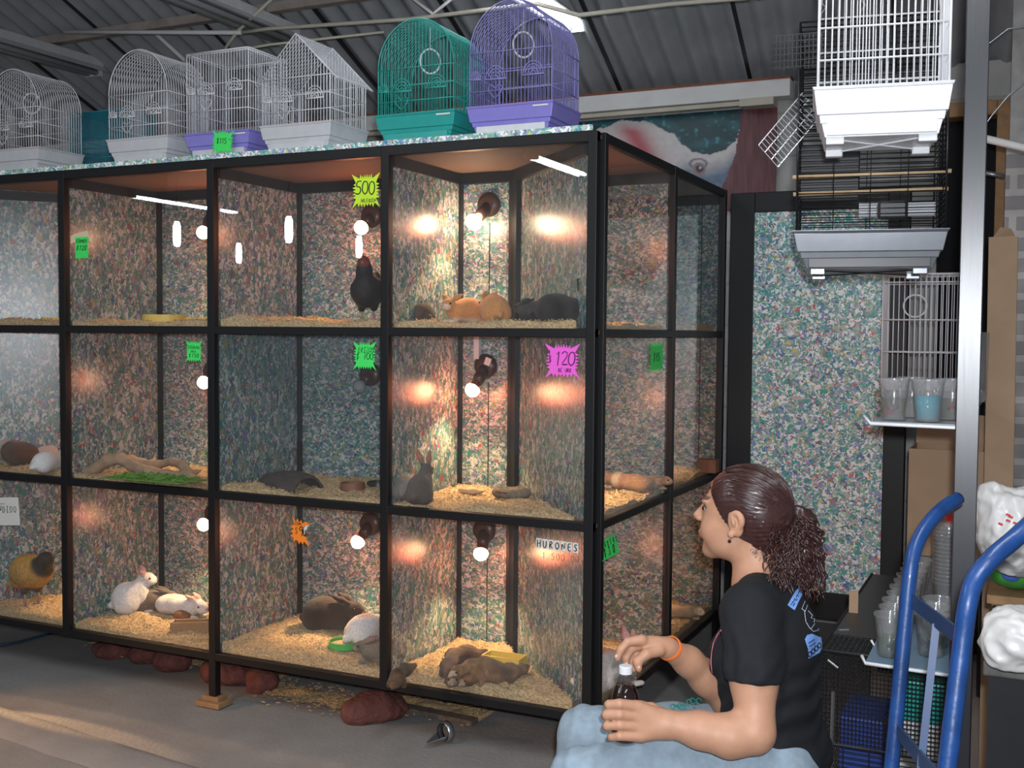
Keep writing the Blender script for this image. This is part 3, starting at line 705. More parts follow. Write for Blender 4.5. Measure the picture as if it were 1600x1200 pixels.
rown = {1: 'top', 2: 'middle', 3: 'bottom'}; coln = {1: 'leftmost column', 2: 'second column', 3: 'third column', 4: 'fourth column', 5: 'near side cell', 6: 'far side cell'}
ZR = {1: Z1, 2: Z2, 3: Z3}
for c_ in range(1, 7):
    for r_ in (1, 2, 3):
        dep = {1: .030, 2: .022, 3: .030}[r_]; rp = None
        if (c_, r_) == (3, 1): rp = lambda x, y: .022*math.exp(-((x+1.34)/.12)**2)*1.0
        if (c_, r_) == (3, 3): dep = .045
        if (c_, r_) == (4, 3): dep = .04
        shavings(cellp[c_], ZR[r_], dep, c_*10+r_, label='pale wood shavings on the floor of the %s row, %s' % (rown[r_], coln[c_]), ramp=rp)
# ------------------------------------------------------------------ heat lamps
M['bulb_on'] = emis('glowing_bulb', (1.0, .60, .30), 30); M['bulb_hot'] = emis('bright_bulb', (1.0, .78, .50), 50)
M['bulb_neck'] = mat('red_bulb_neck', (.30,.05,.03), .3)
M['bulb_off'] = mat('clear_bulb', (.45,.47,.5), .08, alpha=.55, spec=.8)
M['socket'] = mat('brown_bakelite', (.055,.022,.014), .35)
def heat_lamp(base, bulb, nrm, label, on_=1, e=1.0, hot=False, red=1.0):
    b = Vector([float(c) for c in base]); u = Vector([float(c) for c in bulb]); nrm = Vector(nrm)
    t = thing('heat_lamp', label, 'lamp', b, group='heat lamps in the cells')
    MB().lathe([(.0,0),(.044,0),(.046,.008),(.040,.020),(.020,.026),(.0,.026)], (0,0,0), nrm, 28, cap=False).build('base', M['socket'], t, smooth=True)
    d = (u-b); dn = d.normalized(); L_ = d.length
    MB().lathe([(.0,.005),(.021,.006),(.023,L_-.055),(.020,L_-.03),(.0,L_-.03)], (0,0,0), dn, 20, cap=False).build('socket', M['socket'], t, smooth=True)
    r = .026 if not hot else .031
    MB().lathe([(.0,-.034),(.012,-.033),(.013,-.02),(r*.75,-.008),(r,.006),(r*.9,.020),(r*.5,.030),(.0,.033)], d, dn, 20, cap=False).build('bulb', (M['bulb_hot'] if hot else M['bulb_neck']) if on_ else M['bulb_off'], t, smooth=True)
    if on_ and not hot: MB().lathe([(r*1.03,.005),(r*1.0,.014),(r*.93,.021),(r*.55,.032),(.0,.035)], d, dn, 20, cap=False).build('glowing_tip', M['bulb_on'], t, smooth=True)
    if on_:
        p = u+dn*.045
        l = light('heat_beam', 'SPOT', p, 6.5*e, (1.0, .70, .36), p+Vector((nrm.x*.16, nrm.y*.16, -1)), spot_size=math.radians(100), spot_blend=.6, shadow_soft_size=.02)
        l2 = light('heat_glow', 'POINT', u+dn*.040+nrm*.01, 1.3*red, (1.0, .20, .09), shadow_soft_size=.03)
    return t
BY = DB+.014
def cellof(c, r, bpx, upx, dy=.085, **kw):
    heat_lamp(on(*bpx, 'y', BY), on(*upx, 'y', BY-dy), (0,-1,0), kw.pop('label'), **kw)
cellof(4, 1, (765,320), (742,345), label='lit heat lamp with bright bare bulb, top row above the orange rabbits', hot=True, e=1.4)
cellof(4, 2, (760,572), (740,606), label='lit heat lamp with square tag on its base above the grey rabbits', e=1.8, red=1.4)
cellof(4, 3, (758,828), (752,862), label='lit heat lamp above the ferrets in the bottom row', e=1.6)
cellof(3, 1, (582,338), (566,354), label='lit heat lamp above the black hen', red=1.4, e=.7)
cellof(3, 2, (580,585), (563,602), label='unlit heat lamp with clear bulb behind the hedgehog price star', on_=0)
cellof(3, 3, (580,818), (561,844), label='lit heat lamp above the dark rabbit in the bottom row', e=1.7)
cellof(2, 1, (334,348), (319,362), label='lit heat lamp above the yellow dish in the top row', e=.9)
cellof(2, 2, (334,580), (320,596), label='lit heat lamp above the driftwood branch', e=.7, red=.8)
cellof(2, 3, (336,803), (320,818), label='lit heat lamp above the white rabbits in the bottom row', e=1.8)
cellof(1, 1, (208,352), (197,366), label='lit heat lamp of the leftmost cell in the top row', e=.5, dy=.06)
cellof(1, 2, (208,585), (197,598), label='lit heat lamp of the leftmost cell in the middle row', e=.8, dy=.06)
cellof(1, 3, (208,785), (197,800), label='lit heat lamp of the leftmost cell in the bottom row', e=1.6, dy=.06)
for zf, rn, e in ((Z1, 'top', .7), (Z2, 'middle', 1.7), (Z3, 'bottom', 2.2)):
    heat_lamp((-.243, .273, zf+.40), (-.185, .331, zf+.35), (.7071,.7071,0), 'heat lamp in the near side cell of the %s row' % rn, e=e)
    if rn != 'top': heat_lamp((-.512, 1.15, zf+.40), (-.42, 1.15, zf+.35), (1,0,0), 'heat lamp in the far side cell of the %s row' % rn, e=e)
o = MB().box(-.012, .012, -.001, .001, -.014, .014).build('lamp_tag', M['paper'], loc=on(762, 565, 'y', BY-.030)); o.rotation_euler = (0, .35, 0)
tag(o, 'small square white tag stuck on a heat lamp base', 'tag')
mb = MB(); mb.box(-.011, .011, -.02, 0, -.03, .06); o = mb.build('lamp_bracket', M['white'], loc=on(748, 548, 'y', BY-.002)); tag(o, 'white plastic cable cover above the middle-row lamp', 'cable cover')
# ------------------------------------------------------------------ price signs
def sign(name, label, px, py, w_, h_, mt, lines, star_=True, ink='ink', wall='front', tilt=0.0, kw=None, th=.0012, seed=1, lblack=None, poly=None):
    if isinstance(wall, str) and wall == 'front': loc = on(px, py, 'y', -.001); rz = 0
    elif isinstance(wall, str): loc = on(px, py, 'x', .020); rz = math.pi/2
    else: loc = wall; rz = 0
    t = thing(name, label, 'sign', loc, rz); t.rotation_euler = (0, tilt, rz) if rz == 0 else (tilt, 0, rz)
    pl = poly or (star(w_, h_, seed=seed, **(kw or {})) if star_ else [(-w_/2,-h_/2),(w_/2,-h_/2),(w_/2,h_/2),(-w_/2,h_/2)])
    MB().prism(pl, (0, 0, 0), (1,0,0), (0,0,1), th).build('card', mt, t)
    mb = MB()
    for (txt, x, z, hh, r, sl, gp) in lines: write(mb, txt, x, z, hh, -th-.0004, r*1.25, sl, gp, seed=seed)
    mb.build('lettering', M[ink], t); return t
sign('price_star', 'lime yellow star sign reading 500 on the third top cell', 572, 298, .105, .108, M['lime'], [('500', -.042, -.012, .044, .0016, .05, .58), ('ARLEQUIN', -.020, -.038, .012, .0007, 0, .62)], seed=3)
sign('price_star', 'small green star sign for iguana in the second middle cell', 303, 549, .074, .076, M['green'], [('IGUANA', -.028, .008, .013, .0007, 0, .72), ('CHICA', -.014, -.004, .007, .0005, 0, .72), ('$750', -.022, -.022, .014, .0008, .1, .85), ('--', .018, -.012, .006, .0006, 0, .6)], ink='greenink', seed=5, kw=dict(nx=5, tooth=.12))
sign('price_star', 'green star sign reading ERIZOS 700 in the third middle cell', 570, 556, .088, .092, M['green'], [('ERIZOS', -.026, .012, .017, .0008, .1, .62), ('$ 700', -.034, -.012, .022, .0009, .1, .62), ('--', .030, -.002, .008, .0006, 0, .5)], ink='greenink', seed=7)
sign('price_star', 'pink star sign reading 120 in the fourth middle cell', 879, 564, .110, .102, M['pink'], [('I', -.046, .020, .012, .0007, 0, .6), ('$', -.047, -.006, .022, .0009, 0, .6), ('120', -.030, -.014, .043, .0016, .1, .54), ('BE URR', -.014, -.034, .012, .0008, 0, .62)], ink='purpleink', seed=9)
sign('price_star', 'torn orange star sign on the third bottom cell', 470, 830, .082, .094, M['orange'], [('IIUM', -.026, .020, .010, .0007, .1, .75), ('S', -.024, -.010, .022, .0009, 0, .6), ('9', -.010, -.016, .034, .0014, .1, .6), ('U', .010, -.016, .022, .0014, 0, .5)],
     poly=[(-.030,-.040),(-.022,-.032),(-.014,-.033),(-.006,-.046),(0,-.034),(.008,-.046),(.014,-.034),(.036,-.052),(.030,-.034),(.018,-.014),(.008,-.006),(.004,.004),(.010,.014),(.022,.022),(.038,.026),(.020,.036),(.008,.026),(.002,.040),(-.006,.028),(-.012,.043),(-.020,.028),(-.034,.052),(-.028,.022),(-.042,.012),(-.030,.006),(-.042,-.004),(-.031,-.010),(-.044,-.020),(-.030,-.024)], seed=11)
o = MB().prism([(0,-.016),(.010,-.004),(.014,.012),(.024,.022),(.006,.018),(-.002,.004)], (0,0,0), (1,0,0), (0,0,1), .001).build('torn_paper', M['paper'], loc=on(475, 829, 'y', .001)); tag(o, 'scrap of white paper backing at the tear of the orange star', 'paper')
sign('price_card', 'small green rectangular price card in the second top cell', 128, 387, .066, .080, M['green'], [('COMBO', -.028, .018, .014, .0010, .2, .78), ('$120', -.028, -.010, .018, .0011, .25, .75), ('--', .018, .004, .008, .0008, 0, .6)], star_=False, ink='greenink', seed=13)
sign('price_card', 'small green price card tilted on the side glass, reading 30', 951, 855, .15, .062, M['green'], [('VARIOS', -.06, .006, .016, .0010, .1, 1.6), ('$30', -.055, -.022, .026, .0014, .2, 1.5), ('--', .04, -.002, .010, .0008, 0, 1.2)], star_=False, wall='side', tilt=-.25, seed=15)
sign('price_star', 'green star sign on the near middle pane of the cabinet side', 1026, 558, .16, .098, M['green'], [('$45', -.04, -.015, .03, .0013, 0, .8)], wall='side', ink='greenink', seed=17)
sign('sold_notice', 'white paper notice in capitals on the lowest left pane', 10, 799, .145, .112, M['paper'], [('VENDIDO', -.082, -.004, .026, .0010, 0, .80), ('-', -.055, -.022, .1, .0009, 0, 1)], star_=False, ink='ink', seed=19, tilt=-.08)
# lettering painted straight on the glass of the ferret cell
t = thing('glass_lettering', 'hand painted black capitals on the glass of the ferret cell', 'lettering', on(838, 858, 'y', .001))
mb = MB()
write(mb, 'HURONES', .003, .008, .022, -.003, .0016, 0, .93, seed=2, rise=-.02); mb.build('word', M['ink'], t)
mb = MB(); rr = random.Random(4)
for k in range(7): mb.box(.0+k*.0205, .018+k*.0205, -.002, -.0015, .004-k*.0006, .035-k*.0006)
mb.build('backing', M['paper'], t); mb = MB(); write(mb, '1,500.00', .020, -.028, .020, -.003, .0010, 0, .80, seed=6); mb.build('price', M['brownwood'], t)
# cream sticker behind the green card
o = MB().prism([(-.05,-.030),(-.022,-.022),(.046,-.024),(.058,-.030),(.052,-.006),(.04,.0),(.036,.018),(-.030,.008),(-.05,0)], (0,0,0), (1,0,0), (0,0,1), .001).build('sticker', mat('cream_sticker', (.75,.62,.42), .5), loc=on(126, 368, 'y', .003)); tag(o, 'cream paper sticker behind the green rectangular card', 'sticker')
# ------------------------------------------------------------------ ceiling lamp fixtures
M['tube_on'] = emis('lit_tube', (.86, .93, 1.0), 9); M['tube_far'] = emis('bright_tube', (.86, .93, 1.0), 45)
M['tube_off'] = mat('unlit_tube', (.5,.5,.5), .4)
def fixture(x, y1, L_, z, label, lit):
    t = thing('fluorescent_fixture', label, 'ceiling lamp', (x, y1, z))
    MB().box(-.055, .055, -L_, 0, .02, .075).build('housing', M['lampwhite'], t, bevel=.006)
    MB().prism([(-.085,0),(-.055,.03),(.055,.03),(.085,0),(.075,0),(.05,.022),(-.05,.022),(-.075,0)], (0,0,.0), (1,0,0), (0,0,1), L_).build('reflector', M['lampwhite'], t)
    for s in (-.03, .03): MB().tube([(s,-.03,-.004),(s,-L_+.03,-.004)], .016, 12).build('tube', (M['tube_far'] if y1 < -2 else M['tube_on']) if lit else M['tube_off'], t, smooth=True)
    for yy in (-.02, -L_+.02): MB().box(-.05, .05, yy-.012, yy+.012, -.022, .02).build('end_holder', M['white'], t)
    MB().tube([(0,-.2,.07),(0,-.2,.353*(2.2-y1+.2)+2.53-z)], .004, 6).tube([(0,-L_+.2,.07),(0,-L_+.2,.353*(2.2-y1+L_-.2)+2.53-z)], .004, 6).build('hanger', M['steel'], t)
    return t
fixture(-.75, 1.70, 2.4, 2.76, 'lit white fluorescent fixture above the purple arched cage', True)
fixture(-2.11, 1.36, 2.4, 2.76, 'unlit fluorescent fixture between the white house cage and the roof', False)
fixture(-3.50, 1.47, 2.4, 2.76, 'unlit fluorescent fixture at the far left of the roof', False)
fixture(-2.45, -4.95, 1.1, 2.76, 'lit fluorescent fixture mirrored in the fourth top pane', True)
fixture(-7.4, -5.7, 1.7, 2.76, 'lit fluorescent fixture mirrored in the second top pane', True)
# small lit bulbs hanging over the aisle behind, mirrored in the top panes
for (px, py), nm_ in (((275,365),'first'), ((372,395),'second'), ((450,358),'third'), ((560,385),'fourth')):
    q_ = on(px, py, 'z', 2.15); t = thing('hanging_bulb', 'lit white bulb hanging in the aisle, %s of four from the left in the glass' % nm_, 'lamp', (q_[0], -q_[1], 2.15))
    MB().lathe([(0,-.11),(.025,-.10),(.032,-.06),(.032,.06),(.02,.10),(0,.11)], n=14, cap=False).build('bulb', M['tube_far'], t, smooth=True)
    MB().tube([(0,0,.10), (0,0,.16)], .025, 10).build('socket', M['white'], t)
    MB().tube([(0,0,.16), (0,0,.353*(2.2+q_[1])+2.55-2.15)], .004, 5).build('cord', M['blackplastic'], t)
# ------------------------------------------------------------------ bird cages
def cage(name, label, loc, w_, d_, hb, ht, style, wire, tray, drawer=None, rotz=0, sp=.0125, ring=True, r=.0014, trayh=.055, group=None, feet=False, sticker=False, fancy=True, nface=4, horiz=False):
    t = thing(name, label, 'birdcage', loc, rotz, group)
    i_ = .010; x0, x1, y0, y1 = -w_/2+i_, w_/2-i_, i_, d_-i_; wz = trayh
    def top(x):
        u = (x/(w_/2-i_))
        if style == 'arch':
            ar = w_/2-i_; rise = min(ht-hb, ar*1.0); return hb+rise*math.sqrt(max(0, 1-u*u))
        if style == 'house': return hb+(ht-hb)*(1-abs(u))
        return ht
    mb = MB(); n = int(round((x1-x0)/sp))
    if horiz:
        zz_ = wz
        while zz_ < ht:
            mb.tube([(x0,y0,zz_),(x1,y0,zz_),(x1,y1,zz_),(x0,y1,zz_)], r, nface, closed=True); zz_ += .0135
        n = 4
    for yy in (y0, y1):
        for k in range(n+1):
            x = x0+(x1-x0)*k/n; mb.tube([(x, yy, wz), (x, yy, top(x) if style != 'box' else ht)], r, nface)
    ns_ = int(round((y1-y0)/sp)) if not horiz else 4; prof = [(x0+(x1-x0)*k/16) for k in range(17)]
    ow = .03 if style == 'house' else 0
    for k in range(ns_+1):
        yy = y0+(y1-y0)*k/ns_
        if style == 'arch': pts = [(x0, yy, wz)]+[(-(w_/2-i_)*math.cos(math.pi*a/14), yy, hb+(ht-hb)*math.sin(math.pi*a/14)) for a in range(15)]+[(x1, yy, wz)]
        elif style == 'house': pts = [(x0, yy, wz), (x0, yy, hb), (x0, yy, hb)]; mb.tube([(x1, yy, wz), (x1, yy, hb)], r, nface); mb.tube([(x0-ow, yy, hb-ow*.8), (0, yy, ht), (x1+ow, yy, hb-ow*.8)], r, nface)
        else: pts = [(x0, yy, wz), (x0, yy, ht), (x1, yy, ht), (x1, yy, wz)]
        mb.tube(pts, r, nface)
    mb.build('wire_bars', wire, t, smooth=True)
    mb = MB(); rr_ = r*1.3
    for zf in (.22, .48, .78):
        z = wz+(hb-wz)*zf*1.25
        if z > hb: z = hb
        mb.tube([(x0,y0-.001,z),(x1,y0-.001,z),(x1+.001,y1,z),(x0-.001,y1,z)], rr_, 5, closed=True)
    for yy in (y0-.001, y1+.001):
        if style == 'arch': mb.tube([(-(w_/2-i_)*math.cos(math.pi*a/20), yy, hb+(ht-hb)*math.sin(math.pi*a/20)) for a in range(21)], rr_*1.3, 5)
        elif style == 'house': mb.tube([(x0-ow, yy, hb-ow*.8), (0, yy, ht), (x1+ow, yy, hb-ow*.8)], rr_*1.5, 5)
        else: mb.tube([(x0, yy, ht), (x1, yy, ht)], rr_*1.3, 5)
    if style == 'box':
        for x in (x0, x1): mb.tube([(x, y0, ht), (x, y1, ht)], rr_*1.3, 5)
    for x in (x0, x1):
        for yy in (y0, y1): mb.tube([(x, yy, wz-.01), (x, yy, hb)], rr_*1.3, 5)
    mb.build('frame_wires', wire, t, smooth=True)
    if fancy:
        for cx_, zc_ in ((-.05*w_/.3, wz+(hb-wz)*.48), (w_*.26, wz+(hb-wz)*.50), (-w_*.40, wz+(hb-wz)*.50)):
            mb = MB(); R0 = .034 if cx_ != -w_*.40 else .02
            for q in range(4):
                rad = R0*(1-q*.24)
                mb.tube([(cx_+rad*math.cos(math.pi*a/10), y0-.003, zc_+rad*1.2*math.sin(math.pi*a/10)) for a in range(11)], r*1.1, 4)
            mb.tube([(cx_-R0*1.1, y0-.003, zc_), (cx_+R0*1.1, y0-.003, zc_)], r*1.8, 5)
            if cx_ == -.05*w_/.3:
                mb.tube([(cx_+dx*.01, y0-.003, zc_-.02-dz*.01) for dx, dz in ((0,4),(2,2),(2.5,.5),(1.3,-.3),(0,1),(-1.3,-.3),(-2.5,.5),(-2,2),(0,4))], r*1.2, 4)
            mb.build('arched_door', wire, t, smooth=True)
    if ring:
        rz_ = ht-.115 if style != 'box' else ht-.09; mb = MB()
        ca = .6
        mb.tube([(.033*math.cos(a*math.pi/12)*math.cos(ca), d_*.45+.033*math.cos(a*math.pi/12)*math.sin(ca), rz_+.040*math.sin(a*math.pi/12)) for a in range(24)], .0032, 8, closed=True)
        mb.tube([(0, d_*.45, rz_+.04), (0, d_*.45, ht-.004)], .0012, 5)
        mb.build('swing_ring', M['white'], t, smooth=True)
    # tray: lip, sloping pan, stepped base
    mb = MB()
    def frus(a0, a1, z0_, z1_):
        (xa, ya), (xb, yb) = a0, a1
        vs = [(-xa,d_/2-ya,z0_),(xa,d_/2-ya,z0_),(xa,d_/2+ya,z0_),(-xa,d_/2+ya,z0_),(-xb,d_/2-yb,z1_),(xb,d_/2-yb,z1_),(xb,d_/2+yb,z1_),(-xb,d_/2+yb,z1_)]
        mb.add(vs, [(3,2,1,0),(4,5,6,7),(0,1,5,4),(1,2,6,5),(2,3,7,6),(3,0,4,7)])
    H_ = trayh
    frus((w_/2*.985, d_/2*.985), (w_/2*1.01, d_/2*1.01), H_-.006, H_+.001)
    frus((w_/2*.93, d_/2*.93), (w_/2*.98, d_/2*.98), H_*.45, H_-.006); frus((w_/2*.88, d_/2*.88), (w_/2*.90, d_/2*.90), H_*.28, H_*.45)
    o = mb.build('tray', tray, t, bevel=.0015)
    mb = MB(); frus((w_/2*.81, d_/2*.83), (w_/2*.86, d_/2*.87), 0, H_*.28); mb.build('base', tray, t, bevel=.0015)
    mb = MB(); mb.box(-w_*.39, w_*.39, d_*.045, d_*.10, .003, H_*.28); mb.build('drawer', drawer or tray, t, bevel=.001)
    if sticker: MB().box(w_*.27, w_*.44, .0008, .0022, H_-.014, H_-.009).build('label_strip', M['paper'], t)
    if feet:
        for sx in (-1, 1):
            for yy in (d_*.14, d_*.86): MB().box(sx*w_*.33-.018, sx*w_*.33+.018, yy-.012, yy+.012, -.014, .004).build('foot_clip', tray, t, bevel=.002)
        mb = MB()
        for a, b in (((-w_*.3, d_*.16), (w_*.3, d_*.84)), ((-w_*.3, d_*.84), (w_*.3, d_*.16))): mb.tube([(a[0], a[1], -.003), (b[0], b[1], -.003)], .002, 5)
        mb.build('brace_wire', wire, t)
    return t
zt = ZT+.0345
M['bluewash'] = mat('pale_blue_wire', (.45,.47,.60), .4); M['offwhite'] = mat('off_white_plastic', (.58,.58,.60), .4); M['offwire'] = mat('grey_white_wire', (.66,.66,.68), .4)
cage('birdcage', 'purple arched birdcage under the lit tube, rightmost on the cabinet', (-.284, .0, zt), .300, .235, .255, .405, 'arch', M['purplewire'], M['purple'], M['white'], sticker=True, trayh=.085)
cage('birdcage', 'teal arched birdcage between the white house cage and the purple cage', (-.622, .0, zt), .300, .235, .235, .385, 'arch', M['tealwire'], M['teal'], None, sticker=True, trayh=.084)
cage('birdcage', 'white birdcage with a pitched house roof', (-1.091, .0, zt), .300, .235, .245, .388, 'house', M['offwire'], M['offwhite'], trayh=.084, ring=False)
cage('birdcage', 'square white wire cage on a purple tray', (-1.434, .005, zt), .295, .235, .365, .365, 'box', M['offwire'], M['purple'], M['offwhite'], trayh=.080, ring=False, sticker=True)
cage('birdcage', 'white arched birdcage beside the square purple-tray cage', (-1.80, .0, zt), .300, .235, .250, .405, 'arch', M['offwire'], M['offwhite'], trayh=.084, ring=False)
cage('birdcage', 'white arched birdcage with swing ring, leftmost on the cabinet', (-2.45, .0, zt), .300, .235, .245, .395, 'arch', M['offwire'], M['offwhite'], trayh=.084)
cage('birdcage', 'blue-teal birdcage standing behind the leftmost white cages', (-2.30, .28, zt), .30, .22, .17, .27, 'box', M['blueteal'], M['blueteal'], ring=False, sp=.006, fancy=False, trayh=.05)
sign('price_star', 'bright green star sign on the purple tray of the square cage', 348, 222, .095, .078, M['green'], [('$115', -.026, -.006, .019, .0010, 0, .58), ('--', .024, .004, .010, .0008, 0, .6)], wall=on(348, 222, 'y', -.004), ink='greenink', seed=21, tilt=.08)
# hanging cages beside the black pillar
hang = P(1380, 232, 2.25)
rzv = -.12
def hung(label, px, py, d, **kw):
    p_ = P(px, py, d); return p_
p1 = P(1383, 226, 2.28)
cage('birdcage', 'large bright white birdcage hanging beside the black pillar', (p1[0], p1[1]-.06, p1[2]+.012), .272, .225, .30, .48, 'arch', M['whitewire'], M['white'], feet=True, trayh=.100, rotz=.17, r=.0017, sp=.0135, fancy=False)
rail_y = p1[1]+.07
MB().tube([(p1[0]-.5, rail_y-.19, 2.36), (p1[0]+.35, rail_y+.13, 2.36)], .012, 8).build('hanging_rail', M['black'], None, smooth=True)['label'] = 'black rail the birdcages hang from'
bpy.data.objects['hanging_rail']['category'] = 'rail'
# black cage: folded door, perches, feeder
p2 = P(1366, 405, 2.85)
t = cage('birdcage', 'tall black wire birdcage with a steel-grey tray and two wooden perches', (p2[0], p2[1]-.10, p2[2]-.028), .375, .36, .62, .62, 'box', M['blackwire'], mat('steel_grey_tray', (.22,.23,.25), .28, metal=.5), M['blackplastic'], rotz=.16, ring=False, fancy=False, horiz=True, sp=.019, r=.0016, trayh=.095, feet=True)
for z in (.20, .235): MB().tube([(-.19, .03+(.235-z)*2, z-.0), (.19, .03+(.235-z)*2, z+.004)], .0055, 8).build('perch', M['wood'], t, smooth=True)
MB().box(.02, .09, .03, .07, .125, .17).build('feeder', M['blackplastic'], t, bevel=.006)
MB().box(-.19, -.02, .30, .34, .21, .36).build('plastic_panel', M['blackplastic'], t, bevel=.004)
MB().box(-.18, .18, .325, .335, .09, .125).box(-.02, .18, .325, .335, .16, .20).build('inner_tray', mat('bright_tray', (.45,.46,.48), .3), t)
mb = MB()
for k in range(16): mb.tube([(-.275+k*.0068, .0+k*.004, .315+k*.009), (-.225+k*.0068, -.02, .255+k*.009)], .0012, 4)
for s in (0, .33, .66, 1): mb.tube([(-.275+s*.05, .0-s*.02, .315-s*.06), (-.275+s*.05+.105, .06-s*.02, .315-s*.06+.14)], .0018, 4)
mb.build('open_door', M['chrome'], t)
mb = MB()
for k in range(12): mb.tube([(-.235+k*.010, -.01, .50), (-.235+k*.010, -.01, .585)], .0014, 4)
for k in range(6): mb.tube([(-.245, -.01, .505+k*.016), (-.11, -.01, .508+k*.016)], .0014, 4)
mb.build('top_door', M['blackwire'], t)
for k, (a, b) in enumerate(((-.03, .04), (-.13, .02))):
    MB().tube([(0,0,.0), (0,0,.06), (.012,0,.075), (0,0,.09)], .002, 5).build('hook', M['chrome'], t, loc=(a, .16, .62))

# ------------------------------------------------------------------ animals
FUR = vcol_mat('short_fur', .85, bump=.8, bscale=420, spec=.15, sheen=.2, var=.22, vscale=150)
FEATH = vcol_mat('feathers', .6, bump=.6, bscale=140, spec=.3, var=.25, vscale=90)
EYE = mat('dark_eye', (.01,.005,.005), .1); EYER = mat('pink_eye', (.25,.03,.03), .1)
def place(x, y, z, a=0.0): return (x, y, z), a
def rabbit(label, loc, rot, s, base, pose='loaf', ears='back', earc=None, belly=None, dark=None, eye=None, group=None, cat='rabbit', nm='rabbit', patch=None, seed=1):
    q = SDF(); k = .018*s
    if pose == 'lie':
        q.ell((-.05,0,.042), (.095,.048,.042), k).ell((-.10,.022,.036), (.045,.034,.036), k).ell((-.10,-.022,.036), (.045,.034,.036), k).ell((.04,0,.045), (.05,.04,.040), k)
        hc = (.105,0,.052); paws = ((.09,.024),(.09,-.024))
    elif pose == 'sit':
        q.ell((-.03,0,.062), (.062,.050,.062), k).ell((-.035,.026,.036), (.045,.030,.036), k).ell((-.035,-.026,.036), (.045,.030,.036), k).ell((.015,0,.082), (.038,.036,.052), k)
        q.cone((.03,.018,.06), (.038,.018,.008), .014, .009, .01).cone((.03,-.018,.06), (.038,-.018,.008), .014, .009, .01)
        hc = (.042,0,.132); paws = ((.045,.018),(.045,-.018))
    else:
        q.ell((-.035,0,.058), (.080,.054,.057), k).ell((-.062,.028,.040), (.045,.032,.040), k).ell((-.062,-.028,.040), (.045,.032,.040), k).ell((.030,0,.052), (.046,.042,.046), k)
        hc = (.078,0,.080); paws = ((.070,.020),(.070,-.020))
    q.ell(hc, (.033,.026,.028), .016).ell((hc[0]+.022,0,hc[2]-.007), (.019,.016,.016), .012).ell((hc[0]+.010,.013,hc[2]-.010), (.016,.012,.013), .008).ell((hc[0]+.010,-.013,hc[2]-.010), (.016,.012,.013), .008)
    for px_, py_ in paws: q.ell((px_,py_,.009), (.024,.010,.009), .008)
    q.ell((-.118 if pose != 'sit' else -.088,0,.035), (.017,.015,.015), .01)
    for sg in (1, -1):
        a = (hc[0]-.010, sg*.012, hc[2]+.020)
        if ears == 'up': b = (hc[0]-.030, sg*.026, hc[2]+.084)
        elif ears == 'back': b = (hc[0]-.070, sg*.022, hc[2]+.044)
        elif ears == 'side': b = (hc[0]-.022, sg*.056, hc[2]+.042)
        else: b = (hc[0]-.005, sg*.010, hc[2]+.022)
        if nm == 'rabbit':
            m_ = tuple((a[i]+b[i])/2 for i in range(3)); q.chain([a, m_, b], [.0075, .0125, .0055], .004)
        else: q.ell((a[0], a[1]*1.3, a[2]-.004), (.007,.009,.009), .004)
    def paint(V, col):
        x, y, z = V.T
        if belly is not None: blend(col, sstep(-z, -.035, -.012)*.9, belly); blend(col, (np.hypot(x-hc[0]-.03, z-hc[2]+.012) < .016)*.8, belly)
        if dark is not None: blend(col, np.clip(sines(V, 40, seed)*.9+.25, 0, 1)*.75, dark)
        if patch is not None: blend(col, sstep(x, patch[0]-.006, patch[0]+.006)*(1-sstep(x, patch[1]-.006, patch[1]+.006)), patch[2])
        if earc is not None: blend(col, sstep(z, hc[2]+.024, hc[2]+.034), earc)
        blend(col, (np.hypot(x-(hc[0]+.040), z-(hc[2]-.004)) < .005)*.7, (.45,.2,.18))
    t = thing(nm, label, cat, loc, rot, group); t.scale = (s, s, s)
    q.mesh('body', .0042, FUR, t, paint=paint, base=base, disp=lambda V: sines(V, 130, seed)*.0008)
    for sg in (1, -1): MB().ball((hc[0]+.012, sg*.0245, hc[2]+.006), .0048, n=8, m_=6).build('eye', eye or EYE, t, smooth=True)
    return t
def sp(px, py, z): return on(px, py, 'z', z)
def toward(l, px): return 0
Wb = (.72,.64,.55)
f1 = Z1+.028
def row1(px, y): p_ = on(px, 500, 'y', y); return (p_[0], p_[1], f1)
CA = math.atan2  # rotations: 0 faces +x (right), -pi/2 faces the front glass
rabbit('small mottled brown rabbit alone at the left of the top right cell', row1(655, .20), 2.6, .62, (.11,.06,.035), 'loaf', 'back', dark=(.04,.025,.015), seed=3)
rabbit('orange rabbit with a white chest facing the glass, top row', row1(722, .24), -1.9, .80, (.62,.28,.09), 'loaf', 'side', belly=(.75,.62,.48), seed=4)
rabbit('orange rabbit curled beside the first orange one, seen from behind', row1(768, .20), 2.3, .86, (.60,.27,.09), 'loaf', 'back', seed=5)
rabbit('small black rabbit with grey flecks, right of the orange rabbits', row1(832, .15), 2.9, .66, (.022,.013,.011), 'loaf', 'back', dark=(.07,.055,.05), seed=6)
rabbit('black speckled rabbit with raised ears in the right corner of the top row', row1(882, .10), .35, .84, (.018,.014,.013), 'loaf', 'up', dark=(.05,.043,.04), seed=7)
f2 = Z2+.024
rabbit('grey rabbit seen from behind with pricked ears, middle row', sp(660, 786, f2), 1.7, .80, (.11,.09,.075), 'sit', 'up', earc=(.35,.18,.13), dark=(.09,.075,.065), seed=8)
rabbit('pale grey rabbit against the left wall behind the pricked-ear rabbit', sp(632, 778, f2), 2.0, .70, (.22,.19,.17), 'loaf', 'up', seed=9)
rabbit('white rabbit with brown patch lying at the left edge of the middle row', sp(14, 722, f2), 2.9, 1.15, (.60,.50,.44), 'lie', 'back', earc=(.45,.2,.17), patch=(-.20,-.03,(.10,.05,.03)), seed=10)
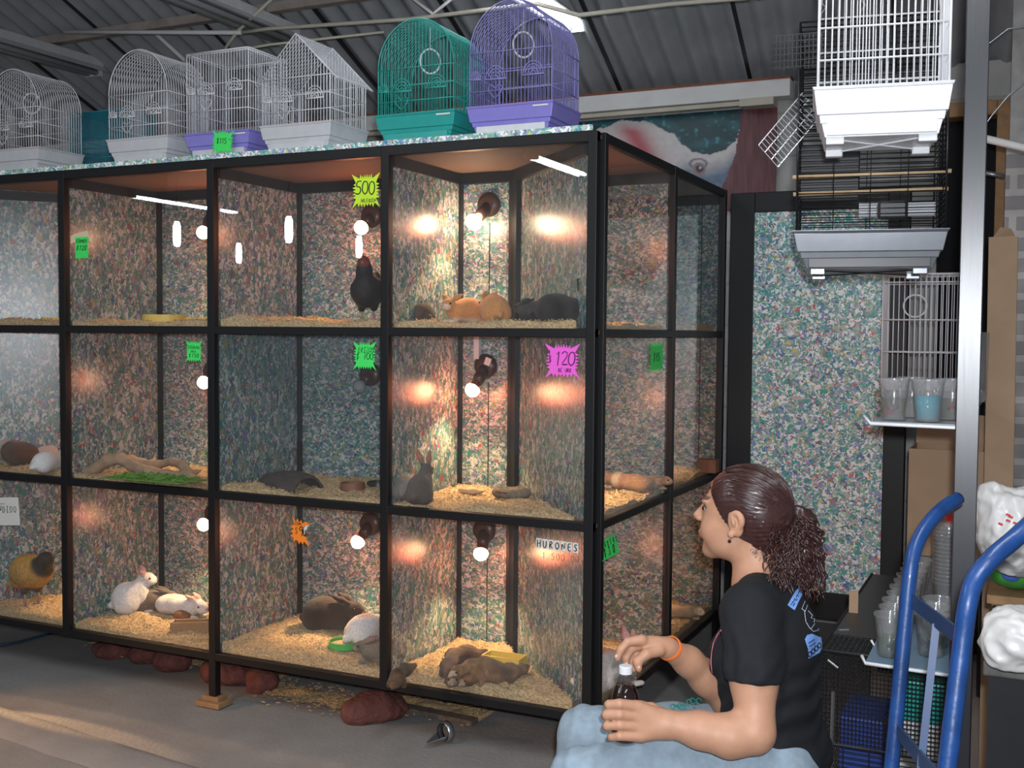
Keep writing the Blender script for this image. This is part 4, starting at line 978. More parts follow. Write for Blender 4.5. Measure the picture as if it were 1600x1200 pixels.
rabbit('white rabbit with pinkish ears behind the white ball of fur, middle row', sp(74, 714, f2), 2.4, 1.0, (.62,.47,.42), 'lie', 'back', earc=(.5,.2,.18), seed=11)
rabbit('small pure white rabbit curled at the front left of the middle row', sp(80, 737, f2), 1.5, .72, (.66,.64,.62), 'loaf', 'flat', seed=12)
f3 = Z3+.030
rabbit('white rabbit sitting up with pink ears, bottom row', sp(212, 957, f3), .75, 1.02, (.74,.70,.68), 'sit', 'side', earc=(.62,.34,.32), eye=EYER, seed=13)
rabbit('small grey-brown rabbit between the two white rabbits, bottom row', sp(243, 955, f3), .5, .78, (.14,.11,.09), 'loaf', 'back', seed=14)
rabbit('white rabbit stretched out by the wooden trough, bottom row', sp(288, 962, f3), -.15, .95, (.74,.69,.66), 'lie', 'back', earc=(.62,.38,.34), eye=EYER, seed=15)
rabbit('large dark chocolate rabbit at the back of the bottom row', on(522, 985, 'z', Z3+.045), .1, 1.10, (.026,.014,.011), 'loaf', 'back', dark=(.014,.008,.007), seed=16)
rabbit('white rabbit seen from behind beside the dark chocolate one', on(583, 1004, 'z', Z3+.045), 1.2, .98, (.76,.72,.70), 'loaf', 'up', earc=(.60,.38,.33), eye=EYER, seed=17)
rabbit('grey agouti rabbit pressing its face to the front glass, bottom row', on(590, 1036, 'z', Z3+.045), 3.6, .72, (.20,.16,.11), 'loaf', 'back', earc=(.30,.17,.14), dark=(.10,.08,.06), belly=(.35,.30,.25), seed=18)
rabbit('white rabbit with pink ears in the near side cell, bottom row', (on(958, 1010, 'y', .22)[0], .22, Z3+.03), 0.9, 1.15, (.75,.66,.60), 'loaf', 'up', earc=(.62,.33,.28), eye=EYER, seed=19)
rabbit('tan guinea pig resting near the side glass, middle row', on(978, 766, 'z', f2), 2.9, .75, (.36,.20,.11), 'lie', 'back', patch=(.02,.06,(.60,.48,.36)), cat='guinea pig', nm='guinea_pig', seed=20)
rabbit('orange guinea pig behind the tan one, middle row side', on(1012, 764, 'z', f2), .3, .62, (.50,.30,.16), 'lie', 'back', cat='guinea pig', nm='guinea_pig', seed=21)
rabbit('cream guinea pig alone in the far side cell, bottom row', on(1066, 966, 'z', f3), .2, .62, (.62,.42,.26), 'lie', 'back', cat='guinea pig', nm='guinea_pig', seed=22)
# ferrets
def ferret(label, pts, rs, col, face, seed, mask=True):
    c = pts[len(pts)//2]; t = thing('ferret', label, 'ferret', (c[0], c[1], f3), 0, None)
    q = SDF(); q.chain(pts, rs, .016)
    h0 = np.array([float(v) for v in pts[0]]); d = h0-np.array([float(v) for v in pts[1]]); d /= np.linalg.norm(d); sd = np.cross(d, (0,0,1))
    q.ell(h0+d*.012, (.022,.022,.018), .012).cone(h0+d*.02, h0+d*.042, .013, .007, .008)
    for s_ in (1, -1): q.ell(h0+sd*s_*.016+np.array((0,0,.014)), (.006,.006,.007), .004)
    for i, k in ((1, 1), (1, -1), (-3, 1), (-3, -1)):
        b = np.array([float(v) for v in pts[i]]); q.cone(b+sd*k*.012, b+sd*k*.024+d*.02-np.array((0,0,.024)), .012, .008, .008)
    def paint(V, cl):
        blend(cl, np.clip(sines(V, 60, seed)+.3, 0, 1)*.8, tuple(v*.35 for v in col))
        e = np.linalg.norm(V-(h0+d*.04), axis=1); blend(cl, (e < .02)*.7, face)
    q.mesh('body', .0042, FUR, t, off=(c[0], c[1], f3), paint=paint, base=col, disp=lambda V: sines(V, 150, seed)*.0022)
    for s_ in (1, -1): MB().ball(h0+d*.026+sd*s_*.012+np.array((0,0,.008))-np.array((c[0], c[1], f3)), .003, n=8, m_=5).build('eye', EYE, t, smooth=True)
def fp(L): return [on(x, y, 'z', Z3+.04+z) for x, y, z in L]
ferret('dark brown ferret lying at the left of the ferret pile', fp([(706,1062,.03),(700,1040,.035),(708,1026,.035),(730,1020,.035),(756,1024,.03),(780,1028,.015)]), [.020,.022,.026,.026,.018,.008], (.16,.09,.05), (.35,.25,.18), 31)
ferret('reddish brown ferret sprawled across the front of the pile', fp([(732,1062,.02),(752,1052,.03),(775,1052,.035),(797,1050,.03),(815,1046,.02),(826,1040,.01)]), [.018,.023,.028,.027,.016,.007], (.24,.13,.07), (.45,.32,.22), 32)
ferret('tan ferret on top of the middle of the pile', fp([(716,1050,.05),(736,1040,.055),(758,1038,.06),(780,1044,.045),(800,1056,.02)]), [.017,.021,.023,.018,.008], (.32,.18,.09), (.5,.38,.28), 33)
ferret('brown ferret by the left post of the ferret cell', fp([(618,1064,.02),(622,1054,.03),(634,1046,.03),(648,1040,.012)]), [.015,.019,.019,.008], (.10,.055,.025), (.14,.08,.04), 34)
# hens
def hen(label, loc, rot, s, base, pecking, marks, seed, legc, comb=True):
    t = thing('hen', label, 'hen', loc, rot); t.scale = (s, s, s); q = SDF()
    q.ell((0,0,.125), (.085,.058,.060), .03).ell((.045,0,.120), (.050,.050,.055), .03).ell((-.05,0,.14), (.06,.045,.045), .03)
    q.ell((0,.045,.13), (.065,.018,.040), .012).ell((0,-.045,.13), (.065,.018,.040), .012)
    q.chain([(-.07,0,.15),(-.11,0,.185),(-.14,0,.20)], [.035,.024,.010], .02)
    if pecking: nk = [(.065,0,.13),(.105,0,.10),(.125,0,.070)]
    else: nk = [(.055,0,.155),(.075,0,.205),(.080,0,.235)]
    q.chain(nk, [.040,.027,.022], .02); hd = nk[-1]; q.ell(hd, (.024,.019,.020), .01)
    q.cone((.0,.022,.09), (.004,.024,.06), .024, .014, .012).cone((.0,-.022,.09), (.004,-.024,.06), .024, .014, .012)
    def paint(V, col):
        for lo_, hi_, c_ in marks:
            d_ = V-np.array(lo_); r_ = np.sqrt((d_**2).sum(1)); blend(col, 1-sstep(r_, hi_*.7, hi_), c_)
    q.mesh('body', .0045, FEATH, t, paint=paint, base=base, disp=lambda V: sines(V, 140, seed)*.0014)
    dn = Vector((.6, 0, -.8)) if pecking else Vector((1, 0, -.15))
    dn.normalize(); h_ = Vector(hd)
    MB().tube([h_+dn*.014, h_+dn*.026, h_+dn*.040], [.008,.006,.001], 8).build('beak', mat('horn_beak', (.30,.2,.08), .4), t, smooth=True)
    RED = mat('red_comb', (.28,.02,.02), .55)
    up = Vector((.3,0,1)) if not pecking else Vector((.9,0,.5))
    MB().prism([(-.018,0),(-.016,.012),(-.010,.006),(-.004,.017),(.002,.007),(.008,.015),(.016,.002),(.010,-.004)], h_+Vector((0,-.002,.016)), (1,0,0), (0,0,1), .004).build('comb', RED, t)
    for sg in (1, -1):
        MB().ball(h_+dn*.016+Vector((0, sg*.006, -.018)), .005, .003, .010, n=8, m_=6).build('wattle', RED, t, smooth=True)
        MB().ball(h_+Vector((.008, sg*.018, .004)), .003, n=8, m_=5).build('eye', EYE, t, smooth=True)
        mb = MB(); mb.tube([(.004, sg*.024, .062), (.0, sg*.024, .006)], .0045, 7)
        for a in (-.5, 0, .5, 3.14): mb.tube([(.0, sg*.024, .006), (.028*math.cos(a), sg*.024+.028*math.sin(a), .003)], [.0038, .002], 6)
        mb.build('leg', legc, t, smooth=True)
    return t
p_ = on(575, 500, 'y', .26); LEGC = mat('scaly_leg', (.35,.26,.2), .6)
hen('small black hen with a dark red face facing the glass, top row', (p_[0], p_[1], f1), -1.20, .92, (.010,.008,.009), False, [((.085,0,.235), .032, (.16,.03,.02)), ((.03,0,.2), .03, (.03,.01,.008))], 41, LEGC)
p_ = on(50, 925, 'y', .13); p_[2] = f3
hen('buff yellow hen with black wing patches pecking in the bottom left cell', p_, 2.85, 1.15, (.52,.28,.07), True, [((-.13,0,.19), .085, (.05,.035,.025)), ((.0,.0,.055), .055, (.10,.07,.05)), ((.0,.0,.19), .07, (.62,.33,.05)), ((.07,.0,.14), .05, (.66,.36,.06))], 42, LEGC)
# ------------------------------------------------------------------ dishes and things in the cells
def dish(name, label, loc, r, h_, mt, rim=.004, sc=(1,1,1), fill=None, cat='dish', n=32):
    prof = [(.0,0),(r*.92,0),(r,h_*.15),(r*.96,h_),(r*.96-rim,h_),(r*.86,h_*.25),(.0,h_*.2)]
    t = thing(name, label, cat, loc); t.scale = sc
    MB().lathe(prof, n=n, cap=False).build('bowl', mt, t, smooth=False)
    if fill: MB().lathe([(.0,h_*.75),(r*.5,h_*.72),(r*.88,h_*.6),(r*.86,h_*.3),(0,h_*.3)], n=n, cap=False).build('filling', fill, t, smooth=True)
    return t
def r1(px, y): p = on(px, 500, 'y', y); return (p[0], p[1], Z1+.022)
dish('feeding_dish', 'shallow round yellow plastic dish in the second top cell', r1(257, .17), .083, .036, M['yellowdish'])
MB().box(-.05, .05, -.03, .03, 0, .026).build('feeding_tray', M['yellowdish'], loc=r1(312, .22), bevel=.004)
tag(bpy.data.objects['feeding_tray'], 'square yellow tray beside the round yellow dish', 'tray')
dish('feeding_dish', 'yellow dish showing at the right of the leftmost top cell', r1(84, .2), .05, .026, M['yellowdish'])
dish('feeding_dish', 'low brown clay dish in the hedgehog cell', on(551, 766, 'z', Z2+.022), .045, .028, M['brownclay'])
dish('feeding_dish', 'dark dish half hidden by the post in the hedgehog cell', on(592, 760, 'z', Z2+.022), .045, .018, M['blackplastic'])
dish('food_bowl', 'round green bowl full of feed in front of the dark rabbit', on(537, 1012, 'z', Z3+.045), .055, .026, M['greendish'], fill=M['shav'])
t = thing('food_trough', 'yellow open trough behind the ferrets', 'trough', on(788, 1046, 'z', Z3+.04))
MB().box(-.07,.07,-.035,-.03,0,.05).box(-.07,.07,.03,.035,0,.05).box(-.07,-.065,-.03,.03,0,.05).box(.065,.07,-.03,.03,0,.05).box(-.065,.065,-.03,.03,0,.005).build('body', M['yellowdish'], t)
t = thing('wooden_trough', 'small wooden plank trough at the front of the white rabbits', 'trough', on(304, 988, 'z', Z3+.025), .55)
MB().box(-.085,.085,-.03,-.022,0,.045).build('side_plank', M['brownwood'], t); MB().box(-.085,.085,.022,.03,0,.045).build('side_plank', M['brownwood'], t); MB().box(-.085,-.077,-.022,.022,0,.045).build('end_plank', M['wood'], t)
def rocky(name, label, loc, r, mt, seed, cat='rock', flat=.6, res=.006, detail=.012, group=None):
    q = SDF(); rr = random.Random(seed)
    q.ell((0,0,r[2]*.8), r, .02)
    for _ in range(5): q.ell((rr.uniform(-.5,.5)*r[0], rr.uniform(-.5,.5)*r[1], r[2]*rr.uniform(.5,.9)), tuple(v*rr.uniform(.5,.75) for v in r), .015)
    o = q.mesh(name, res, mt, disp=lambda V: sines(V, 28, seed)*detail*.6+sines(V, 90, seed+1)*detail*.25, base=(.5,.5,.5))
    o.location = [float(v) for v in loc]; o.rotation_euler = (0, 0, rr.uniform(0, 6)); return tag(o, label, cat, group)
STN = mat('mottled_food_stone', (.17,.14,.10), .8, var=.4, scale=60, bump=.6)
t = thing('stone_water_dish', 'rough stone water dish in the grey rabbits cell', 'dish', on(796, 778, 'z', Z2+.022), -.3)
q = SDF(); q.ell((0,0,.018), (.072,.045,.026), .01).ell((.03,.01,.02), (.05,.04,.022), .01).ell((0,0,.050), (.055,.034,.028), .006, sub=True)
q.mesh('bowl', .004, STN, t, disp=lambda V: sines(V, 90, 3)*.0016)
MB().lathe([(0,.0),(.05,.0),(.05,.003),(0,.003)], (0,0,.022), n=24).build('water', mat('dark_water', (.05,.04,.02), .05), t)
rocky('clay_stone', 'reddish brown lump lying before the stretched white rabbit', on(286, 966, 'z', Z3+.028), (.045,.03,.020), M['brownclay'], 5, 'stone')
rocky('pale_bread', 'pale crust lying left of the stone water dish', on(740, 771, 'z', Z2+.020), (.05,.03,.014), mat('pale_crust', (.50,.34,.2), .8, bump=.4), 6, 'food')
o = MB().box(-.04,.04,-.03,.03,0,.055).build('nest_box', M['brownclay'], loc=on(1106, 738, 'z', Z2+.02), bevel=.003); tag(o, 'small brown nest box in the far side cell, middle row', 'box')
# bark half-log hide
t = thing('bark_hide', 'curved piece of grey-brown bark as a hide in the hedgehog cell', 'hide', on(452, 762, 'z', Z2+.018), 2.75)
mb = MB(); vs = []; fs = []; nu, nv = 26, 16
for lay, rr_ in ((0, 1.0), (1, .84)):
    for i in range(nu+1):
        u = i/nu; x = -.13+.26*u; prof_ = .068*(1-.75*abs(u-.35)**1.6)
        for j in range(nv+1):
            a = math.pi*(-.02+1.04*j/nv); rad = prof_*rr_*(1+.07*noise.noise(Vector((x*18, a*2.2, lay))))
            vs.append((x+.02*math.cos(a)*u, rad*1.1*math.cos(a), max(.0, rad*math.sin(a)*.95)))
k = (nu+1)*(nv+1)
for i in range(nu):
    for j in range(nv):
        a = i*(nv+1)+j; fs += [(a, a+nv+1, a+nv+2, a+1), (k+a, k+a+1, k+a+nv+2, k+a+nv+1)]
for j in range(nv): fs += [(j, j+1, k+j+1, k+j), (nu*(nv+1)+j+1, nu*(nv+1)+j, k+nu*(nv+1)+j, k+nu*(nv+1)+j+1)]
for i in range(nu): fs += [(i*(nv+1), k+i*(nv+1), k+(i+1)*(nv+1), (i+1)*(nv+1))]
mb.add(vs, fs).build('bark', mat('bark', (.055,.042,.038), .9, var=.35, scale=40, bump=1.0, bscale=60, stretch=(.3,1,1)), t, smooth=True)
# driftwood branch and green mat
q = SDF()
def D(L): return [on(x, y, 'y', yy) for x, y, yy in L]
q.chain(D([(112,744,.08),(150,733,.09),(168,719,.10),(188,716,.11),(206,727,.11),(232,737,.10),(262,742,.10),(288,745,.10),(303,752,.09)]), [.015,.020,.024,.021,.020,.022,.018,.017,.025], .014)
q.chain(D([(178,718,.12),(205,717,.15),(222,724,.17),(248,726,.16),(270,721,.14),(286,727,.12),(298,741,.10)]), [.016,.017,.018,.016,.015,.016,.016], .012)
q.chain(D([(212,730,.11),(224,742,.09),(232,751,.07)]), [.015,.013,.009], .01).chain(D([(206,717,.15),(214,733,.14)]), [.010,.008], .01).chain(D([(236,722,.16),(242,716,.18)]), [.008,.005], .01)
q.chain(D([(288,746,.1),(306,738,.12),(314,735,.13)]), [.012,.009,.005], .01).chain(D([(303,752,.09),(310,758,.07)]), [.018,.014], .01)
o = q.mesh('driftwood_branch', .005, mat('driftwood', (.36,.24,.15), .75, var=.25, scale=25, bump=.6, stretch=(.4,1,1)), off=on(210, 745, 'y', .1), disp=lambda V: sines(V, 70, 9)*.0018)
o.location = [float(v) for v in on(210, 745, 'y', .1)]; tag(o, 'pale twisted driftwood branch lying in the second middle cell', 'branch')
mb = MB(); rr = random.Random(2); c0 = on(240, 750, 'z', Z2+.038)
mb.prism([(-.20,-.05),(.17,-.05),(.18,.08),(-.1,.10),(-.19,.04)], (0,0,0), (1,0,0), (0,1,0), .004)
for _ in range(160):
    x, y = rr.uniform(-.15,.13), rr.uniform(-.045,.06); a = rr.uniform(0, 3.1); mb.tube([(x,y,.004),(x+.03*math.cos(a),y+.03*math.sin(a),.008+rr.uniform(0,.012)),(x+.05*math.cos(a),y+.05*math.sin(a),.005)], [.001,.002,.0008], 4)
o = mb.build('grass_mat', mat('green_grass_mat', (.10,.22,.04), .8, var=.4, scale=60), loc=c0); tag(o, 'flat green grass mat beneath the driftwood branch', 'mat')
# ------------------------------------------------------------------ on the floor
rocks = [((185,1022),(.075,.06,.040)), ((160,1017),(.04,.035,.025)), ((228,1030),(.075,.07,.050)), ((268,1042),(.085,.07,.060)), ((357,1062),(.11,.08,.055)), ((410,1072),(.085,.06,.055)), ((587,1120),(.115,.075,.055))]
nmr = ['dark red rock, first large one from the left under the cabinet', 'smallest dark red rock at the far left of the rock row', 'dark red rock, third from the left under the cabinet', 'tall rounded dark red rock left of the cabinet leg', 'broad red rock just right of the cabinet leg', 'dark red rock right of the broad one beside the leg', 'lone flat-topped red rock on the pavement below the third column']
for i, ((px, py), r) in enumerate(rocks): rocky('volcanic_rock', nmr[i], on(px, py, 'z', 0)-np.array((0,0,.012)), r, M['rock'], 50+i, 'rock', group='red rocks under the cabinet')
def drift(name, label, px0, px1, py0, py1, n, seed, wd=.05):
    rr = random.Random(seed); mb = MB(); c0 = on((px0+px1)/2, (py0+py1)/2, 'z', 0)
    vs = []; fs = []; st = 36
    a, b = on(px0, py0, 'z', 0), on(px1, py1, 'z', 0)
    d = (b-a)[:2]; L_ = np.linalg.norm(d); d /= L_; s = np.array([-d[1], d[0]])
    for i in range(st+1):
        for j in range(9):
            t_ = i/st; w2 = (j/8-.5)*2; p = a[:2]+d*L_*t_+s*wd*w2*(1+.6*noise.noise(Vector((t_*7, w2, seed))))
            hh_ = .014*(1-w2*w2)*max(0, .4+noise.noise(Vector((p[0]*14, p[1]*14, seed))))*(1 if 0 < i < st else 0)-.003
            vs.append((p[0]-c0[0], p[1]-c0[1], hh_+.003))
    for i in range(st):
        for j in range(8): q0 = i*9+j; fs.append((q0, q0+9, q0+10, q0+1))
    mb.add(vs, fs)
    for _ in range(n):
        t_ = rr.random(); w2 = rr.gauss(0, .9); p = a[:2]+d*L_*t_+s*wd*w2; al = rr.uniform(0, 6.28); l = rr.uniform(.003,.009)
        mb.obox((p[0]-c0[0], p[1]-c0[1], .006), (math.cos(al), math.sin(al), .1), (-math.sin(al), math.cos(al), 0), (0,0,1), l, l*.4, .001)
    o = mb.build(name, M['shav'], loc=(c0[0], c0[1], 0)); tag(o, label, 'sawdust', kind='stuff')
drift('spilled_shavings', 'spilled shavings on the floor under the third column', 420, 610, 1075, 1110, 500, 1, .06)
drift('spilled_shavings', 'thin spill of shavings behind the row of red rocks', 150, 440, 1000, 1060, 300, 2, .05)
drift('spilled_shavings', 'shavings around the dark plank near the funnel', 610, 760, 1092, 1120, 400, 3, .07)
a = on(615, 1102, 'z', .01); b = on(742, 1128, 'z', .01)
o = MB().bar((a-b)/2, (b-a)/2, .045, .018).build('dirty_plank', mat('dirty_plank', (.13,.10,.08), .9, var=.5, scale=70, bump=.6), loc=(a+b)/2); tag(o, 'short dirty plank lying on the pavement between rock and funnel', 'plank')
t = thing('metal_spout', 'dark grey metal spout lying on the floor near the front', 'spout', on(692, 1160, 'z', 0), 1.2)
MB().lathe([(.030,0),(.034,.004),(.034,.022),(.029,.024),(.026,.004)], (0,0,.034), (1,0,0), 28, cap=False).build('collar', M['steel'], t, smooth=True)
vs = []; fs = []
for i in range(9):
    u = i/8
    for j in range(17): a_ = math.pi*(.05+.9*j/16)+math.pi; rad = .028*(1-u*.9); vs.append((-.0-.075*u, rad*math.cos(a_), .034-.020*u+rad*math.sin(a_)*1.0))
for i in range(8):
    for j in range(16): q0 = i*17+j; fs.append((q0, q0+17, q0+18, q0+1))
o = MB().add(vs, fs).build('lip', M['steel'], t, smooth=True); s_ = o.modifiers.new('th', 'SOLIDIFY'); s_.thickness = .002
o = MB().tube([on(-30, 1013, 'z', .006), on(30, 1003, 'z', .006), on(70, 992, 'z', .006), on(100, 985, 'z', .006)], .006, 6).build('hose', mat('dark_blue_hose', (.02,.05,.10), .5), smooth=True); tag(o, 'thin dark blue hose on the floor at the far left', 'hose')
# ------------------------------------------------------------------ the seated woman
from mathutils.bvhtree import BVHTree
SKIN = vcol_mat('skin', .48, bump=.12, bscale=500, sss=.08, spec=.35, var=.07, vscale=45)
CLOTH = mat('black_cotton', (.007,.008,.011), .85, var=.15, scale=60, bump=.25, bscale=500)
DENIM = mat('pale_washed_denim', (.29,.37,.44), .85, var=.13, scale=55, bump=.4, bscale=700)
HAIR = mat('dark_brown_hair', (.048,.018,.016), .30, var=.3, scale=200, spec=.8)
def frame(th):
    c, s = math.cos(th), math.sin(th); f = -RT*c+FW*s; f = f/np.linalg.norm(f); f[2] = 0; f /= np.linalg.norm(f)
    u = np.array((0,0,1.0)); l = np.cross(u, f); return f, l, u
fh, lh, uh = frame(math.radians(27)); H0 = P(1162, 801, 2.5)
def h_(f, l, u): return H0+fh*f+lh*l+uh*u
RH = np.stack([fh, lh, uh], 1); ft, lt, ut = frame(math.radians(24)); RTt = np.stack([ft, lt, ut], 1)
wroot = P(1215, 1200, 2.45); wroot[2] = 0
woman = thing('person', 'woman with dark curly ponytail in black T-shirt and pale jeans, seated low holding a bottle', 'person', wroot)
sk = SDF()
# torso, hips and legs under the clothes
tor = [((1205,1005,2.45), (.090,.140,.125)), ((1200,1100,2.45), (.095,.135,.12)), ((1214,1185,2.45), (.105,.155,.10))]
for (a, r) in tor: sk.ell(P(*a), r, .04, RTt)
kn, kf = P(905, 1217, 2.33), P(914, 1146, 2.60); hn, hf = P(1205, 1212, 2.36), P(1205, 1165, 2.58)
sk.cone(hn, kn, .072, .048, .03).cone(hf, kf, .072, .048, .03)
an, af = kn+ft*.02, kf+ft*.04; an[2] = .10; af[2] = .10
sk.cone(kn, an, .045, .032, .02).cone(kf, af, .045, .032, .02)
# neck and head
sk.cone(h_(-.022,0,-.045), P(1186,925,2.48), .050, .056, .02).cone(P(1190,920,2.48), P(1172,952,2.33), .05, .045, .03).cone(P(1190,920,2.48), P(1222,946,2.58), .05, .045, .03)
def he(c, r, k=.012, rot=None, sub=False): sk.ell(h_(*c), r, k, RH if rot is None else rot, sub)
he((-.012,0,.024), (.090,.072,.078)); he((.030,0,.000), (.062,.062,.070)); he((.038,0,-.045), (.052,.054,.058), .02)
he((.030,0,-.072), (.052,.050,.034), .02); he((.074,0,-.092), (.020,.022,.018), .018); he((.058,.030,-.040), (.030,.024,.028), .02); he((.058,-.030,-.040), (.030,.024,.028), .02)
sk.cone(h_(.084,0,.014), h_(.109,0,-.014), .0075, .0092, .012)
for s_ in (1, -1):
    sk.ell(h_(.100, s_*.010, -.019), (.009,.007,.007), .006, RH); sk.ell(h_(.078, s_*.026, .026), (.012,.020,.007), .01, RH)
    sk.ell(h_(.093, s_*.030, .008), (.010,.015,.009), .008, RH, True)
sk.ell(h_(.084,0,-.050), (.016,.024,.014), .01, RH).ell(h_(.096,0,-.050), (.008,.019,.0055), .004, RH).ell(h_(.094,0,-.059), (.008,.016,.006), .004, RH)
# ears
for s_ in (1, -1):
    a_ = .25; ef = fh*math.cos(a_)+uh*math.sin(a_)*0; er = np.stack([fh*math.cos(a_)-uh*math.sin(a_), lh*s_, fh*math.sin(a_)+uh*math.cos(a_)], 1)
    sk.ell(h_(-.002, s_*.073, -.014), (.017,.009,.031), .004, er).ell(h_(-.008, s_*.078, -.004), (.016,.008,.022), .003, er)
    sk.ell(h_(-.003, s_*.088, -.008), (.010,.010,.019), .003, er, True).ell(h_(.006, s_*.080, -.038), (.008,.006,.009), .003, er)
    sk.ell(h_(.0, s_*.083, -.010), (.005,.004,.010), .003, er)
# near arm and hand round the bottle
sk.chain([P(1170,958,2.31), P(1178,1060,2.265), P(1180,1142,2.235)], [.048,.044,.040], .03)
sk.chain([P(1176,1147,2.235), P(1140,1150,2.235), P(1095,1141,2.24), P(1046,1131,2.245)], [.040,.0415,.035,.0275], .02)
ky = [1104, 1120, 1136, 1150]; ty = [1101, 1117, 1134, 1151]
for i in range(4):
    kx = 994+(2, 0, 2, 7)[i]
    sk.cone(P(1040,1128+i*3,2.245), P(kx,ky[i],2.232), .020, .0125, .014)
    r = (.0095,.0098,.0092,.0082)[i]; lx = (951, 947, 948, 955)[i]
    sk.chain([P(kx,ky[i],2.232), P(968,ty[i]-1,2.216), P(lx+1,ty[i],2.226), P(lx-1,ty[i]+1,2.252), P(lx+6,ty[i]+2,2.278)], [.0125, r+.0008, r, r-.0005, r-.0015], .003)
sk.ell(P(1018,1127,2.245), (.030,.015,.026), .015, np.stack([RT, FW, UP], 1))
sk.chain([P(1038,1119,2.262), P(1018,1108,2.286), P(1001,1104,2.302), P(985,1103,2.306)], [.016,.013,.0115,.009], .006)
# far arm and relaxed hand
sk.chain([P(1225,952,2.58), P(1185,1030,2.56), P(1140,1098,2.53)], [.048,.044,.038], .03)
sk.chain([P(1140,1092,2.53), P(1105,1060,2.50), P(1075,1033,2.47), P(1044,1013,2.43)], [.037,.037,.031,.0235], .02)
sk.ell(P(1022,1009,2.415), (.034,.013,.019), .014, np.stack([RT, FW, UP], 1)).cone(P(1042,1012,2.43), P(1006,1004,2.41), .021, .015, .012)
sk.chain([P(1003,1000,2.402), P(981,1003,2.395), P(970,1015,2.393), P(965,1029,2.392)], [.0125,.0092,.0085,.0068], .004)
sk.chain([P(1003,1006,2.412), P(986,1014,2.408), P(978,1028,2.408), P(979,1040,2.41)], [.0125,.0095,.0085,.007], .003)
sk.chain([P(1006,1011,2.425), P(993,1022,2.424), P(987,1034,2.424), P(990,1046,2.426)], [.0125,.0092,.0082,.0068], .003)
sk.chain([P(1011,1016,2.437), P(1000,1028,2.438), P(995,1038,2.438), P(998,1048,2.44)], [.011,.0082,.0075,.006], .003)
sk.chain([P(1030,1016,2.405), P(1010,1022,2.388), P(996,1034,2.380), P(998,1045,2.378)], [.014,.011,.0095,.0075], .006)
def skinpaint(V, col):
    e = V-H0; f, l, u = e @ fh, e @ lh, e @ uh
    lips = (np.abs(u+.055) < .009)&(np.abs(l) < .024)&(f > .090); blend(col, lips*.6, (.42,.14,.12))
    blend(col, sstep(-np.abs(u-.032), -.006, -.003)*(np.abs(np.abs(l)-.028) < .016)*(f > .060)*.85, (.05,.03,.025))
    blend(col, np.exp(-((f-.06)**2+(u+.04)**2)/.0006)*.25, (.60,.25,.18))
    blend(col, np.clip(sines(V, 60, 4), 0, 1)*.12, (.50,.22,.15))
sk.mesh('body', .0032, SKIN, woman, off=wroot, paint=skinpaint, base=(.50,.265,.165))
for s_ in (1, -1):
    MB().ball(h_(.0735, s_*.029, .008)-wroot, .0115, n=12, m_=8).build('eye', mat('eye_white', (.30,.28,.26), .2), woman, smooth=True)
    MB().ball(h_(.0825, s_*.030, .008)-wroot, .0062, n=10, m_=6).build('iris', EYE, woman, smooth=True)
for s_ in (1, -1):
    MB().tube([h_(.0835-abs(t_)*.007, s_*(.030+t_*.012), .0165-abs(t_)*.004)-wroot for t_ in (-1, -.5, 0, .5, 1, 1.3)], .0014, 5).build('eyelashes', HAIR, woman)
NAIL = mat('fingernail', (.62,.38,.32), .25)
for (nx_, ny_, nd_) in ((949,1102,2.234), (945,1118,2.234), (946,1135,2.234), (953,1152,2.236), (963,1026,2.386), (979,1038,2.402), (998,1043,2.372)):
    MB().ball(P(nx_, ny_, nd_)-wroot, .0042, .0030, .0050, n=10, m_=6).build('fingernail', NAIL, woman, smooth=True)
# t-shirt
sh = SDF()
sh.chain([P(1170,958,2.31), P(1177,1045,2.27), P(1178,1100,2.25)], [.0605,.055,.0545], .02)
p_ = P(1174,1066,2.262); sh.cut(p_, P(1174,1100,2.26)-P(1176,1020,2.275), .004)
sh.cone(P(1222,952,2.57), P(1180,1035,2.56), .056, .054, .02)
sh.ell(P(1205,1000,2.45), (.104,.158,.118), .035, RTt).ell(P(1204,1085,2.45), (.110,.150,.12), .05, RTt).ell(P(1213,1175,2.45), (.118,.165,.095), .05, RTt)
for s_ in (1, -1): sh.ell(P(1205,1022,2.45)+ft*.062+lt*s_*.062, (.058,.060,.055), .04, RTt)
sh.cone(P(1188,922,2.48), P(1176,950,2.33), .052, .056, .03).cone(P(1190,922,2.48), P(1222,944,2.57), .052, .056, .03).cone(P(1196,900,2.50), P(1200,960,2.47), .056, .07, .03)
cc = P(1168,893,2.49); sh.cutbox(cc, ut*.80+ft*.60, cc-.16, cc+.16)
hm = P(1100,1120,2.45); sh.cut(P(1160,1185,2.45), -ut*.75+ft*.66, .006)
def shirtdisp(V):
    e = V-P(1205,1060,2.45); f, l, u = e @ ft, e @ lt, e @ ut
    d = sines(V, 22, 8)*.0050
    d += .0035*np.sin((u*1.2+f*.9)*95+2*np.sin(l*30))*np.exp(-((u+.02)/.11)**2)
    d += .003*np.sin((u*.5-f*1.3+l*.4)*120+np.sin(u*40)*1.5)*np.exp(-((u-.06)/.08)**2)
    hemw = np.clip(np.abs((V-P(1174,1066,2.262)) @ ut)/.03, 0, 1); near = np.linalg.norm(V-P(1174,1066,2.262), axis=1) < .10
    return np.where(near, d*hemw, d)
shirt = sh.mesh('t_shirt', .0045, CLOTH, woman, off=wroot, disp=shirtdisp)
